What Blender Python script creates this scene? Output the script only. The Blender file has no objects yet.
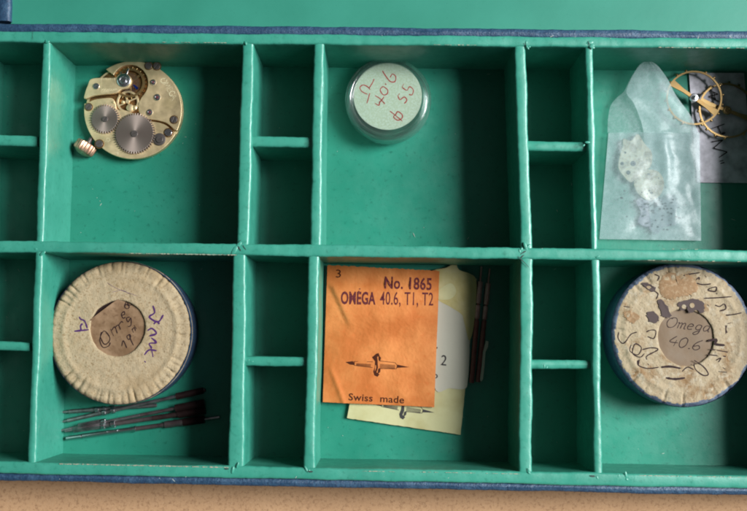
import bpy, bmesh, math, random
from mathutils import Vector, Matrix, noise, Euler
random.seed(7)
S = bpy.context.scene
MM = 0.001
D = 29.4            # depth of the compartments, mm (z = 0 is their floor)
HC = 340.0          # camera height above the rim, mm
PI = math.pi
# ------------------------------------------------------------------ camera
cam_d = bpy.data.cameras.new('camera'); cam = bpy.data.objects.new('camera', cam_d)
S.collection.objects.link(cam); S.camera = cam
ROT = Euler((0.10132, 0.00905, 0.0119), 'XYZ')
cam.location = (0, 0, (D + HC) * MM); cam.rotation_euler = ROT
cam_d.sensor_width = 36; cam_d.sensor_fit = 'HORIZONTAL'; cam_d.lens = 904.99 / 747 * 36
cam_d.clip_start = 0.01; cam_d.clip_end = 50
# ------------------------------------------------------------------ light
w = bpy.data.worlds.new('World'); S.world = w; w.use_nodes = True
nt = w.node_tree; bg = nt.nodes['Background']
tc = nt.nodes.new('ShaderNodeTexCoord'); sx = nt.nodes.new('ShaderNodeSeparateXYZ')
rp = nt.nodes.new('ShaderNodeValToRGB'); mr = nt.nodes.new('ShaderNodeMapRange')
nt.links.new(tc.outputs['Generated'], sx.inputs[0]); nt.links.new(sx.outputs['X'], mr.inputs['Value'])
mr.inputs['From Min'].default_value = -1; mr.inputs['From Max'].default_value = 1
nt.links.new(mr.outputs[0], rp.inputs[0]); nt.links.new(rp.outputs[0], bg.inputs['Color'])
rp.color_ramp.elements[0].color = (0.16, 0.15, 0.14, 1); rp.color_ramp.elements[1].color = (0.75, 0.82, 0.95, 1)
rp.color_ramp.elements[0].position = 0.35
bg.inputs['Strength'].default_value = 0.20
def lamp(name, az, el, dist, sx_, sy_, power, col):
    l = bpy.data.lights.new(name, 'AREA'); l.shape = 'RECTANGLE'; l.size = sx_; l.size_y = sy_
    l.energy = power; l.color = col
    o = bpy.data.objects.new(name, l); S.collection.objects.link(o)
    v = Vector((math.cos(az) * math.cos(el), math.sin(az) * math.cos(el), math.sin(el)))
    o.location = v * dist; o.rotation_euler = v.to_track_quat('Z', 'Y').to_euler()
    return o
lamp('window_light', math.radians(13), math.radians(42), 1.6, 0.60, 0.78, 49.0, (0.97, 0.99, 1.0))
S.view_settings.view_transform = 'Standard'; S.view_settings.look = 'None'
S.view_settings.exposure = 0.56; S.view_settings.gamma = 1
S.render.engine = 'CYCLES'
S.cycles.filter_width = 2.0; S.cycles.max_bounces = 10; S.cycles.transparent_max_bounces = 16; S.cycles.transmission_bounces = 10
# ------------------------------------------------------------------ helpers
RM = ROT.to_matrix()
def at(px, py, z=0.0):
    """point (mm) at height z that the photograph shows at pixel px, py"""
    d = RM @ Vector((px - 373.5, -(py - 255.5), -904.99))
    t = (D + HC - z) / -d.z
    return Vector((d.x * t, d.y * t, z))
def n3(p, s, seed=0): return noise.noise(Vector((p[0] * s + seed * 17.3, p[1] * s - seed * 5.1, (p[2] if len(p) > 2 else 0) * s + seed)))
def link(name, me, mats, parent=None, smooth=True, org=None):
    o = bpy.data.objects.new(name, me); S.collection.objects.link(o)
    for m in (mats if isinstance(mats, (list, tuple)) else [mats]): me.materials.append(m)
    if parent is not None:
        o.parent = parent
        q = parent; off = Vector()
        while q is not None: off += q.location; q = q.parent
        me.transform(Matrix.Translation(-off))
    elif org is not None:
        me.transform(Matrix.Translation(-Vector(org) * MM)); o.location = Vector(org) * MM
    if smooth:
        me.polygons.foreach_set('use_smooth', [True] * len(me.polygons))
    me.update()
    return o
def obj(name, bm, mats, parent=None, smooth=True, org=None, bevel=0, sharp=35):
    bmesh.ops.recalc_face_normals(bm, faces=bm.faces)
    for v in bm.verts: v.co *= MM
    me = bpy.data.meshes.new(name); bm.to_mesh(me); bm.free()
    o = link(name, me, mats, parent, smooth, org)
    if smooth: me.set_sharp_from_angle(angle=math.radians(sharp))
    if bevel:
        b = o.modifiers.new('bevel', 'BEVEL'); b.width = bevel * MM; b.segments = 2; b.limit_method = 'ANGLE'
    return o
def thing(name, label, cat, loc, group=None):
    o = bpy.data.objects.new(name, None); S.collection.objects.link(o)
    o.location = Vector(loc) * MM; o.empty_display_size = 0.005
    o['label'] = label; o['category'] = cat
    if group: o['group'] = group
    return o
def tag(o, label, cat, group=None):
    o['label'] = label; o['category'] = cat
    if group: o['group'] = group
    return o
def cat_rom(pts, n=5, closed=False):
    P = [Vector(p) for p in pts]
    if len(P) < 3: return P
    out = []; N = len(P)
    rng = N if closed else N - 1
    for i in range(rng):
        if closed: a, b, c, d = P[(i-1) % N], P[i], P[(i+1) % N], P[(i+2) % N]
        else: a, b, c, d = P[max(i-1, 0)], P[i], P[i+1], P[min(i+2, N-1)]
        for k in range(n):
            t = k / n
            out.append(0.5 * ((2*b) + (c-a)*t + (2*a-5*b+4*c-d)*t*t + (3*b-a-3*c+d)*t**3))
    if not closed: out.append(P[-1])
    return out
def prism(bm, pts, z0, z1, mi=0):
    """pts: world xy mm, z0/z1 numbers"""
    t = [bm.verts.new((p[0], p[1], z1)) for p in pts]; b = [bm.verts.new((p[0], p[1], z0)) for p in pts]
    fs = [bm.faces.new(t), bm.faces.new(b[::-1])]; n = len(pts)
    for i in range(n): fs.append(bm.faces.new((t[i], b[i], b[(i+1) % n], t[(i+1) % n])))
    for f in fs: f.material_index = mi
def circ(c, r, n=48, a0=0, a1=2*PI, end=False):
    m = n if not end else n - 1
    return [Vector((c[0] + r*math.cos(a0 + (a1-a0)*i/m), c[1] + r*math.sin(a0 + (a1-a0)*i/m))) for i in range(n)]
def lathe(bm, prof, c, n=48, axis=None, mi=0, ripple=None):
    """prof: (r, h) list along axis from point c; closes ends where r == 0"""
    ax = (axis or Vector((0, 0, 1))).normalized()
    q = ax.to_track_quat('Z', 'Y'); rings = []
    for r, h in prof:
        if r <= 1e-6: rings.append([bm.verts.new(Vector(c) + ax*h)])
        else:
            rr = []
            for i in range(n):
                k = r * (ripple(i/n) if ripple and ripple(0.0) is not None else 1) if ripple else r
                rr.append(bm.verts.new(Vector(c) + q @ Vector((k*math.cos(2*PI*i/n), k*math.sin(2*PI*i/n), h))))
            rings.append(rr)
    for a, b in zip(rings, rings[1:]):
        for i in range(n):
            j = (i+1) % n
            if len(a) == 1 and len(b) == 1: continue
            if len(a) == 1: f = bm.faces.new((a[0], b[i], b[j]))
            elif len(b) == 1: f = bm.faces.new((a[i], b[0], a[j]))
            else: f = bm.faces.new((a[i], b[i], b[j], a[j]))
            f.material_index = mi
def ribbon(bm, pts, wd, mi=0, th=0.0, taper=True):
    """flat ink line through world points (Vectors), width wd mm"""
    n = len(pts)
    if n < 2: return
    L = []; Rr = []
    for i, p in enumerate(pts):
        t = (pts[min(i+1, n-1)] - pts[max(i-1, 0)]); t.z = 0
        if t.length < 1e-6: t = Vector((1, 0, 0))
        t.normalize(); s = Vector((-t.y, t.x, 0))
        k = wd * 0.5 * (0.85 + 0.35 * noise.noise(p * 0.9)) * (0.55 if taper and i in (0, n-1) else 1)
        L.append(bm.verts.new(p + s*k)); Rr.append(bm.verts.new(p - s*k))
    for i in range(n-1):
        f = bm.faces.new((L[i], Rr[i], Rr[i+1], L[i+1])); f.material_index = mi
# ------------------------------------------------------------------ materials
def mat(name, col, rough=0.5, metal=0.0, bump=None, var=None, spec=0.5, coat=0.0, extra=None, rvar=None):
    m = bpy.data.materials.new(name); m.use_nodes = True; nt = m.node_tree; b = nt.nodes['Principled BSDF']
    b.inputs['Base Color'].default_value = (*col, 1); b.inputs['Roughness'].default_value = rough
    b.inputs['Metallic'].default_value = metal; b.inputs['Specular IOR Level'].default_value = spec
    b.inputs['Coat Weight'].default_value = coat; b.inputs['Coat Roughness'].default_value = 0.15
    tc = nt.nodes.new('ShaderNodeTexCoord')
    def nz(scale, detail=4, rough_=0.6):
        n = nt.nodes.new('ShaderNodeTexNoise'); n.inputs['Scale'].default_value = scale
        n.inputs['Detail'].default_value = detail; n.inputs['Roughness'].default_value = rough_
        nt.links.new(tc.outputs['Object'], n.inputs['Vector']); return n
    prev = None
    for (sc, col2, lo, hi) in (var or []):
        n = nz(sc); r = nt.nodes.new('ShaderNodeMapRange'); r.inputs['From Min'].default_value = lo; r.inputs['From Max'].default_value = hi
        nt.links.new(n.outputs['Fac'], r.inputs['Value'])
        mx = nt.nodes.new('ShaderNodeMix'); mx.data_type = 'RGBA'
        nt.links.new(r.outputs[0], mx.inputs['Factor'])
        if prev is None: mx.inputs['A'].default_value = (*col, 1)
        else: nt.links.new(prev, mx.inputs['A'])
        mx.inputs['B'].default_value = (*col2, 1); prev = mx.outputs['Result']
    if prev is not None: nt.links.new(prev, b.inputs['Base Color'])
    if rvar:
        n = nz(rvar[0]); r = nt.nodes.new('ShaderNodeMapRange'); r.inputs['From Min'].default_value = 0.3; r.inputs['From Max'].default_value = 0.7
        r.inputs['To Min'].default_value = rvar[1]; r.inputs['To Max'].default_value = rvar[2]
        nt.links.new(n.outputs['Fac'], r.inputs['Value']); nt.links.new(r.outputs[0], b.inputs['Roughness'])
    pn = None
    for (sc, dist, st) in (bump or []):
        n = nz(sc, 3); bp = nt.nodes.new('ShaderNodeBump'); bp.inputs['Distance'].default_value = dist * MM; bp.inputs['Strength'].default_value = st
        nt.links.new(n.outputs['Fac'], bp.inputs['Height'])
        if pn is not None: nt.links.new(pn, bp.inputs['Normal'])
        pn = bp.outputs['Normal']
    if pn is not None:
        nt.links.new(pn, b.inputs['Normal'])
        if coat: nt.links.new(pn, b.inputs['Coat Normal'])
    return m
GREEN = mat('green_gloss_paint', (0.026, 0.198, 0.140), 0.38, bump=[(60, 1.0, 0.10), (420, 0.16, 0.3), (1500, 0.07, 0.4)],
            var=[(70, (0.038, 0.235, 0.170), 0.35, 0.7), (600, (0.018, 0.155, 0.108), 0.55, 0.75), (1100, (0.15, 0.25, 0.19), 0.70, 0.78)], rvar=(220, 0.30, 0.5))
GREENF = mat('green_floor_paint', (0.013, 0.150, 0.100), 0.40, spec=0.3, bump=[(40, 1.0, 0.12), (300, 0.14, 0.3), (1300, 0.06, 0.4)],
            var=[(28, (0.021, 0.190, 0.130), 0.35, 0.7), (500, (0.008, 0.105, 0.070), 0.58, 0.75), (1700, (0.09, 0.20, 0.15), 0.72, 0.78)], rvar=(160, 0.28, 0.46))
LIDG = mat('smooth_lid_paint', (0.022, 0.165, 0.115), 0.45, spec=0.3, bump=[(300, 0.1, 0.3)], var=[(30, (0.028, 0.19, 0.135), 0.35, 0.7), (1500, (0.016, 0.12, 0.085), 0.62, 0.78)])
CHIP = mat('bare_chipped_paint', (0.275, 0.259, 0.187), 0.8, bump=[(1500, 0.2, 0.6)], var=[(900, (0.088, 0.198, 0.149), 0.45, 0.6)])
BLUE = mat('blue_leatherette', (0.012, 0.042, 0.085), 0.5, bump=[(900, 0.35, 0.8), (2500, 0.15, 0.6)], var=[(300, (0.03, 0.075, 0.13), 0.45, 0.7), (1500, (0.008, 0.018, 0.05), 0.5, 0.7), (2600, (0.16, 0.20, 0.26), 0.68, 0.76)])
CARDB = mat('brown_fibreboard', (0.388, 0.229, 0.122), 0.85, bump=[(700, 0.2, 0.5)], spec=0.2,
            var=[(30, (0.436, 0.265, 0.143), 0.35, 0.7), (900, (0.262, 0.146, 0.076), 0.5, 0.72), (2600, (0.523, 0.356, 0.222), 0.6, 0.75)])
DARKJ = mat('dark_joint', (0.012, 0.03, 0.025), 0.7)
GILT = mat('gilt_brass', (0.82, 0.64, 0.38), 0.44, 0.85, bump=[(3500, 0.03, 0.4)], var=[(120, (0.560, 0.440, 0.240), 0.4, 0.7)], rvar=(300, 0.42, 0.58))
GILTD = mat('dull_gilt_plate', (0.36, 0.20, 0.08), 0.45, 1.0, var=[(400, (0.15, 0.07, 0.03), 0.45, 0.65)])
BRASS = mat('brass_wheel', (0.30, 0.20, 0.085), 0.42, 0.9, bump=[(2500, 0.03, 0.4)], var=[(400, (0.338, 0.188, 0.060), 0.5, 0.75)])
STEEL = mat('polished_steel', (0.62, 0.62, 0.64), 0.25, 1.0)
STEELD = mat('dark_steel', (0.11, 0.095, 0.088), 0.4, 0.6, bump=[(2500, 0.03, 0.5)])
STEMM = mat('tarnished_steel', (0.36, 0.34, 0.34), 0.3, 0.9, bump=[(3000, 0.04, 0.5)], var=[(250, (0.16, 0.13, 0.14), 0.4, 0.7)])
RUSTM = mat('russet_thread', (0.065, 0.038, 0.036), 0.35, 0.6, bump=[(2500, 0.08, 0.6)], var=[(300, (0.035, 0.016, 0.018), 0.4, 0.7)])
VMAUVE = mat('dusty_red_brown', (0.42, 0.24, 0.22), 0.5, 0.3, bump=[(2500, 0.08, 0.6)], var=[(300, (0.26, 0.12, 0.11), 0.4, 0.7)])
VRED = mat('dull_dark_red', (0.26, 0.10, 0.09), 0.5, 0.2, bump=[(2500, 0.08, 0.6)], var=[(300, (0.15, 0.05, 0.045), 0.4, 0.7)])
STAINB = mat('brown_stain', (0.19, 0.11, 0.05), 0.85, bump=[(900, 0.3, 0.6)], var=[(700, (0.25, 0.17, 0.095), 0.5, 0.65)])
DUST = mat('pale_dust', (0.35, 0.38, 0.33), 0.9)
MAUVE = mat('mauve_tarnish', (0.19, 0.15, 0.15), 0.33, 0.8, bump=[(2500, 0.05, 0.6)], var=[(250, (0.11, 0.075, 0.08), 0.4, 0.7)])
COPPER = mat('rose_gold_crown', (0.60, 0.36, 0.25), 0.45, 1.0, var=[(900, (0.45, 0.22, 0.13), 0.5, 0.7)])
BLUED = mat('blued_steel', (0.02, 0.05, 0.35), 0.25, 0.9)
WHEELM = bpy.data.materials.new('snailed_steel'); WHEELM.use_nodes = True
b_ = WHEELM.node_tree.nodes['Principled BSDF']; tg = WHEELM.node_tree.nodes.new('ShaderNodeTangent')
tg.direction_type = 'RADIAL'; tg.axis = 'Z'; WHEELM.node_tree.links.new(tg.outputs[0], b_.inputs['Tangent'])
b_.inputs['Base Color'].default_value = (0.27, 0.215, 0.185, 1); b_.inputs['Metallic'].default_value = 0.8
b_.inputs['Roughness'].default_value = 0.48; b_.inputs['Anisotropic'].default_value = 0.7; b_.inputs['Anisotropic Rotation'].default_value = 0.0
RUBY = mat('ruby_jewel', (0.10, 0.03, 0.035), 0.1)
ENGR = mat('bright_engraving', (0.62, 0.56, 0.36), 0.5)
CREAM = mat('cream_crimped_paper', (0.315, 0.250, 0.158), 0.88, spec=0.2, bump=[(450, 0.5, 0.55), (1600, 0.25, 0.6)],
            var=[(250, (0.325, 0.252, 0.155), 0.4, 0.65), (1300, (0.196, 0.132, 0.064), 0.52, 0.7), (60, (0.258, 0.183, 0.098), 0.5, 0.75)])
CREAM2 = mat('stained_torn_paper', (0.278, 0.222, 0.144), 0.85, spec=0.2, bump=[(250, 0.9, 0.7), (1200, 0.3, 0.6)],
            var=[(110, (0.167, 0.100, 0.046), 0.5, 0.66), (420, (0.315, 0.269, 0.195), 0.52, 0.68), (1300, (0.139, 0.093, 0.056), 0.58, 0.74)])
TINBLUE = mat('navy_paper_side', (0.025, 0.045, 0.087), 0.5, bump=[(700, 0.3, 0.7)], var=[(300, (0.03, 0.075, 0.13), 0.45, 0.7), (1500, (0.008, 0.018, 0.05), 0.5, 0.7), (2600, (0.16, 0.20, 0.26), 0.68, 0.76)])
TINEDGE = mat('worn_blue_edge', (0.064, 0.089, 0.132), 0.6, bump=[(900, 0.3, 0.7)], var=[(500, (0.036, 0.050, 0.083), 0.42, 0.62), (1100, (0.238, 0.238, 0.226), 0.6, 0.72)])
DISC1 = mat('tan_label_disc', (0.145, 0.085, 0.045), 0.35, coat=0.35, bump=[(90, 0.9, 0.6)], var=[(120, (0.235, 0.15, 0.088), 0.42, 0.62), (700, (0.095, 0.052, 0.027), 0.55, 0.75)])
DISC2 = mat('olive_label_disc', (0.135, 0.092, 0.056), 0.6, spec=0.2, coat=0.0, bump=[(110, 0.5, 0.5)], var=[(150, (0.140, 0.102, 0.068), 0.45, 0.65)])
PURPLE = mat('purple_crayon', (0.055, 0.02, 0.09), 0.8, spec=0.08)
INK = mat('dark_brown_ink', (0.022, 0.012, 0.012), 0.6, spec=0.08)
INKS = mat('stained_violet_ink', (0.062, 0.046, 0.044), 0.7, spec=0.08)
RED = mat('red_ink', (0.42, 0.018, 0.022), 0.7, spec=0.08)
STAMP = mat('violet_stamp_ink', (0.075, 0.016, 0.022), 0.8, spec=0.08, var=[(1500, (0.28, 0.07, 0.02), 0.56, 0.72)])
PRINT = mat('brown_print_ink', (0.045, 0.012, 0.006), 0.8, spec=0.08)
GREYINK = mat('grey_print_ink', (0.04, 0.038, 0.038), 0.8, spec=0.08)
ORANGE = mat('orange_packet_paper', (0.37, 0.103, 0.020), 0.75, spec=0.25, bump=[(110, 0.9, 0.5), (900, 0.2, 0.6)],
             var=[(55, (0.512, 0.187, 0.052), 0.4, 0.7), (500, (0.407, 0.102, 0.019), 0.58, 0.8)])
YELLOW = mat('pale_yellow_packet_paper', (0.385, 0.364, 0.198), 0.7, spec=0.25, bump=[(120, 0.4, 0.5)], var=[(60, (0.302, 0.270, 0.122), 0.45, 0.7)])
OLIVE = mat('olive_yellow_flap', (0.32, 0.27, 0.095), 0.6, bump=[(120, 0.8, 0.6)], var=[(90, (0.363, 0.319, 0.154), 0.45, 0.7)])
WHITEP = mat('white_inner_paper', (0.34, 0.325, 0.26), 0.7, bump=[(200, 0.3, 0.4)])
MAUVEP = mat('greyish_white_card', (0.50, 0.48, 0.53), 0.75, bump=[(300, 0.2, 0.4)], var=[(150, (0.216, 0.208, 0.228), 0.4, 0.7)])
LABELP = mat('speckled_label_paper', (0.422, 0.446, 0.347), 0.8, bump=[(900, 0.12, 0.5)], var=[(1400, (0.496, 0.521, 0.446), 0.45, 0.62), (2600, (0.310, 0.347, 0.260), 0.6, 0.75)])
ENAMEL = mat('white_enamel', (0.34, 0.32, 0.25), 0.6, spec=0.15, var=[(350, (0.17, 0.15, 0.11), 0.45, 0.62)])
SPECK = mat('dark_metal_bits', (0.012, 0.012, 0.02), 0.6, spec=0.1)
# glassine: thin translucent paper
def glassine(name, tr, col, rough):
    m = bpy.data.materials.new(name); m.use_nodes = True; nt = m.node_tree; b = nt.nodes['Principled BSDF']; out = nt.nodes['Material Output']
    b.inputs['Base Color'].default_value = (*col, 1); b.inputs['Roughness'].default_value = rough
    b.inputs['Specular IOR Level'].default_value = 0.7
    tcn = nt.nodes.new('ShaderNodeTexCoord'); n = nt.nodes.new('ShaderNodeTexNoise'); n.inputs['Scale'].default_value = 900; n.inputs['Detail'].default_value = 4
    n2 = nt.nodes.new('ShaderNodeTexNoise'); n2.inputs['Scale'].default_value = 45; n2.inputs['Detail'].default_value = 2; n2.inputs['Distortion'].default_value = 0.8
    for q in (n, n2): nt.links.new(tcn.outputs['Object'], q.inputs['Vector'])
    bp = nt.nodes.new('ShaderNodeBump'); bp.inputs['Distance'].default_value = 0.0001; bp.inputs['Strength'].default_value = 0.5
    bp2 = nt.nodes.new('ShaderNodeBump'); bp2.inputs['Distance'].default_value = 0.003; bp2.inputs['Strength'].default_value = 0.55
    nt.links.new(n.outputs['Fac'], bp.inputs['Height']); nt.links.new(n2.outputs['Fac'], bp2.inputs['Height']); nt.links.new(bp2.outputs[0], bp.inputs['Normal'])
    nt.links.new(bp.outputs[0], b.inputs['Normal'])
    tl = nt.nodes.new('ShaderNodeBsdfTranslucent'); tl.inputs['Color'].default_value = (*col, 1)
    tp = nt.nodes.new('ShaderNodeBsdfTransparent'); tp.inputs['Color'].default_value = (0.93, 0.96, 0.95, 1)
    a = nt.nodes.new('ShaderNodeMixShader'); a.inputs[0].default_value = 0.35
    nt.links.new(b.outputs[0], a.inputs[1]); nt.links.new(tl.outputs[0], a.inputs[2])
    c = nt.nodes.new('ShaderNodeMixShader')
    mrr = nt.nodes.new('ShaderNodeMapRange'); mrr.inputs['From Min'].default_value = 0.35; mrr.inputs['From Max'].default_value = 0.65
    mrr.inputs['To Min'].default_value = tr - 0.06; mrr.inputs['To Max'].default_value = tr + 0.06
    nt.links.new(n.outputs['Fac'], mrr.inputs['Value']); nt.links.new(mrr.outputs[0], c.inputs[0])
    nt.links.new(a.outputs[0], c.inputs[1]); nt.links.new(tp.outputs[0], c.inputs[2]); nt.links.new(c.outputs[0], out.inputs['Surface'])
    return m
GLASSINE = glassine('glassine_paper', 0.62, (0.42, 0.54, 0.55), 0.33)
GLASSFLAP = glassine('glassine_flap_paper', 0.66, (0.46, 0.59, 0.60), 0.36)
# clear plastic: transparent body with glossy, angle-dependent skin
CLEAR = bpy.data.materials.new('clear_plastic'); CLEAR.use_nodes = True
nt = CLEAR.node_tree; out = nt.nodes['Material Output']; nt.nodes.remove(nt.nodes['Principled BSDF'])
gl = nt.nodes.new('ShaderNodeBsdfGlass'); gl.inputs['IOR'].default_value = 1.45; gl.inputs['Roughness'].default_value = 0.02; gl.inputs['Color'].default_value = (0.96, 1, 0.985, 1)
tp = nt.nodes.new('ShaderNodeBsdfTransparent'); tp.inputs['Color'].default_value = (0.93, 0.98, 0.96, 1)
gs = nt.nodes.new('ShaderNodeBsdfGlossy'); gs.inputs['Roughness'].default_value = 0.16
lw = nt.nodes.new('ShaderNodeLayerWeight'); lw.inputs['Blend'].default_value = 0.24
m1 = nt.nodes.new('ShaderNodeMixShader'); nt.links.new(lw.outputs['Facing'], m1.inputs[0])
nt.links.new(tp.outputs[0], m1.inputs[1]); nt.links.new(gs.outputs[0], m1.inputs[2])
m2 = nt.nodes.new('ShaderNodeMixShader'); m2.inputs[0].default_value = 0.30
nt.links.new(m1.outputs[0], m2.inputs[1]); nt.links.new(gl.outputs[0], m2.inputs[2]); df = nt.nodes.new('ShaderNodeBsdfDiffuse'); df.inputs['Color'].default_value = (0.6, 0.68, 0.68, 1); m3 = nt.nodes.new('ShaderNodeMixShader'); m3.inputs[0].default_value = 0.015
nt.links.new(m2.outputs[0], m3.inputs[1]); nt.links.new(df.outputs[0], m3.inputs[2]); nt.links.new(m3.outputs[0], out.inputs['Surface'])

# ------------------------------------------------------------------ setting: the board the case lies on
bm = bmesh.new(); bmesh.ops.create_grid(bm, x_segments=4, y_segments=4, size=1200)
for v in bm.verts: v.co.z = -4.0
tb = obj('tabletop', bm, CARDB, smooth=False); tb['kind'] = 'structure'

# ------------------------------------------------------------------ the case
case = thing('storage_case', 'open green painted wooden case with blue cloth edges, divided into compartments', 'case', (0, -10, -4))
def wall(name, A, B, C_, E, ztop, zbot=0.0, mats=None, seed=0, rad=1.0, amp=0.31, parent=case, n=None):
    """A,B: one long edge (px,py) at rim height; C_,E: the other edge. A-C_ is the start."""
    mats = mats or [GREEN]
    a, b, c, e = [at(p[0], p[1], ztop) for p in (A, B, C_, E)]
    L = (b - a).length; n = max(8, int(L / 0.7))
    bm = bmesh.new(); rings = []
    for i in range(n + 1):
        t = i / n; p = a.lerp(b, t); q = c.lerp(e, t); u = (q - p); wd = u.length; u.normalize()
        dz = n3((p.x, p.y, 0), 0.045, seed) * amp * 1.0 + n3((p.x, p.y, 0), 0.25, seed + 3) * amp * 0.35
        dl = n3((p.x, p.y, 5), 0.06, seed + 1) * amp * 1.2 + 0; hl = n3((p.x, p.y, 5), 0.35, seed + 1) * amp * 0.5 + n3((p.x, p.y, 5), 1.1, seed + 1) * amp * 0.25
        dr = n3((q.x, q.y, 9), 0.06, seed + 2) * amp * 1.2 + 0; hr = n3((q.x, q.y, 9), 0.35, seed + 2) * amp * 0.5 + n3((q.x, q.y, 9), 1.1, seed + 2) * amp * 0.25
        P = p + u * dl; Q = q + u * dr; r = min(rad, wd * 0.42); bl = [Vector((P.x, P.y, zbot)), Vector((P.x, P.y, ztop - 3.5))]; br = [Vector((Q.x, Q.y, ztop - 3.5)), Vector((Q.x, Q.y, zbot))]
        P = P + u * hl; Q = Q + u * hr
        sec = bl + [Vector((P.x, P.y, ztop - r + dz))]
        for k in range(1, 5):
            th = k * PI / 8; sec.append(Vector((P.x, P.y, 0)) + u*(r - r*math.cos(th)) + Vector((0, 0, ztop - r + r*math.sin(th)*0.8 + dz)))
        zt = sec[-1].z
        mid = (P + Q) / 2; sec.append(Vector((mid.x, mid.y, zt + 0.12)))
        for k in range(4, 0, -1):
            th = k * PI / 8; sec.append(Vector((Q.x, Q.y, 0)) - u*(r - r*math.cos(th)) + Vector((0, 0, ztop - r + r*math.sin(th)*0.8 + dz)))
        sec += [Vector((Q.x, Q.y, ztop - r + dz)), *br]
        rings.append([bm.verts.new(v) for v in sec])
    for r0, r1 in zip(rings, rings[1:]):
        for k in range(len(r0) - 1): bm.faces.new((r0[k], r0[k+1], r1[k+1], r1[k]))
    bm.faces.new(rings[0]); bm.faces.new(rings[-1][::-1])
    return obj(name, bm, mats, parent, sharp=60)
# floor
bm = bmesh.new(); nx, ny = 120, 60; g = []
x0, y1 = -215, 122; x1, y0 = 215, -49.5
for j in range(ny + 1):
    g.append([bm.verts.new((x0 + (x1-x0)*i/nx, y0 + (y1-y0)*j/ny, 0.25*n3((x0 + (x1-x0)*i/nx, y0 + (y1-y0)*j/ny), 0.03, 4))) for i in range(nx+1)])
for j in range(ny):
    for i in range(nx): bm.faces.new((g[j][i], g[j][i+1], g[j+1][i+1], g[j+1][i]))
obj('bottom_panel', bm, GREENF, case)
# outer walls of the case, long sides
wall('long_side', (-120, 29.5), (870, 39.5), (-120, 40.5), (870, 49.5), D, -3, seed=1, n=160)
wall('long_side', (-120, 459.5), (870, 478), (-120, 471.2), (870, 491), D, -3, seed=2, n=160, amp=0.25)
wall('middle_divider', (-120, 239), (870, 252), (-120, 250.5), (870, 263.5), D + 0.1, 0, seed=3, n=200)
wall('short_side', (-105, 35), (-118, 470), (-120, 35), (-133, 470), D - 0.2, -3, seed=4)
wall('divider', (-38, 37), (-52, 466), (-27, 37), (-40, 466), D - 0.2, 0, seed=6)
wall('short_side', (786, 42), (801, 482), (797, 42), (812, 482), D - 0.2, -3, seed=5)
# tall dividers: (x left top, y, x right top, x left bottom, y, x right bottom)
dv = [((42, 38), (50.5, 38), (34.8, 246), (43.5, 246)), ((35, 246), (43.0, 246), (26.5, 467), (34.5, 467)),
      ((241.8, 38), (254, 38), (236.2, 246), (249, 246)), ((233.5, 246), (246.5, 246), (227.5, 471), (243.5, 471)),
      ((313.7, 38), (324.5, 38), (310, 247), (321, 247)), ((308.5, 248), (319, 248), (303.6, 474), (315, 474)),
      ((514, 40), (526, 40), (521, 249), (532, 249)), ((520.5, 250), (533.2, 250), (518.5, 477), (532, 477)),
      ((585, 41), (593, 41), (591.2, 250), (598.3, 250)), ((591.5, 252), (600.2, 252), (594, 478), (602.5, 478))]
for i, (a, b, c, d) in enumerate(dv):
    wall('divider', a, c, b, d, D - 0.25 - 0.02*i, 0, seed=10 + i, rad=1.05)
# short cross dividers
cr = [((-104, 131.5), (37, 135.5), (-104, 142), (37, 146)), ((-110, 338), (29, 342.5), (-110, 347), (29, 351.5)),
      ((250, 135.5), (312, 137), (250, 145.5), (312, 147)), ((243, 356), (306, 356.5), (243, 366), (306, 366.5)),
      ((528, 141), (589, 140.8), (528, 150.2), (589, 150.5)), ((530, 359.5), (597, 360), (530, 369), (597, 369.5))]
for i, (a, b, c, d) in enumerate(cr):
    wall('cross_divider', a, b, c, d, D - 2.6, 0, seed=30 + i, rad=1.2)
# blue cloth covering of the long sides
wall('cloth_cover', (-120, 21.0), (870, 31.5), (-120, 31.0), (870, 41), D - 1.6, -3.5, [BLUE], seed=40, rad=1.8, n=160, amp=0.3)
wall('cloth_cover', (-120, 470), (870, 489), (-120, 478.5), (870, 498.5), D - 1.2, -3.8, [BLUE], seed=41, rad=1.6, n=160, amp=0.3)
# opened lid behind the case
lid_z = D - 6
bm = bmesh.new()
prism(bm, [at(11, 24, lid_z).xy, at(900, 36, lid_z).xy, at(900, -330, lid_z).xy, at(14, -330, lid_z).xy], lid_z - 3, lid_z)
bmesh.ops.subdivide_edges(bm, edges=bm.edges[:], cuts=1)
lid = obj('lid_panel', bm, LIDG, case, smooth=False)
wall('lid_edge', (-4, 20.5), (0, -330), (9.5, 20.5), (13.5, -330), D - 3.4, -3, [BLUE], seed=44, rad=1.5)
# chipped edges and lumps of paint
def chips(path, wd, gap, seed, z=D + 0.07, onwhat='paint_chip'):
    bm = bmesh.new(); rnd = random.Random(seed)
    P = [at(p[0], p[1], z) for p in path]; tot = sum((b-a).length for a, b in zip(P, P[1:])); s = 0
    while s < tot:
        l = rnd.uniform(0.3, 2.2)
        if rnd.random() > gap:
            d = s; q = None
            for a, b in zip(P, P[1:]):
                if d <= (b-a).length: q = a.lerp(b, d / (b-a).length); u = (b-a).normalized(); break
                d -= (b-a).length
            if q is not None:
                v = Vector((-u.y, u.x, 0)); m = 9; wj = wd * rnd.uniform(0.25, 1.25)
                pts = []
                for k in range(m):
                    th = 2*PI*k/m; rr = rnd.uniform(0.6, 1.1)
                    pts.append((q + u*(l*0.6*math.cos(th)*rr) + v*(wj*0.5*math.sin(th)*rr)).xy)
                prism(bm, pts, z - 0.5, z + rnd.uniform(0, 0.06))
        s += l * 0.8
    return obj(onwhat, bm, CHIP, case, smooth=False)
chips([(60, 463.8), (150, 465.6), (228, 467.3)], 0.42, 0.0, 1, D - 0.12)
chips([(365, 471.0), (430, 472.0), (520, 473.8)], 0.3, 0.45, 2, D - 0.10)
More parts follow.
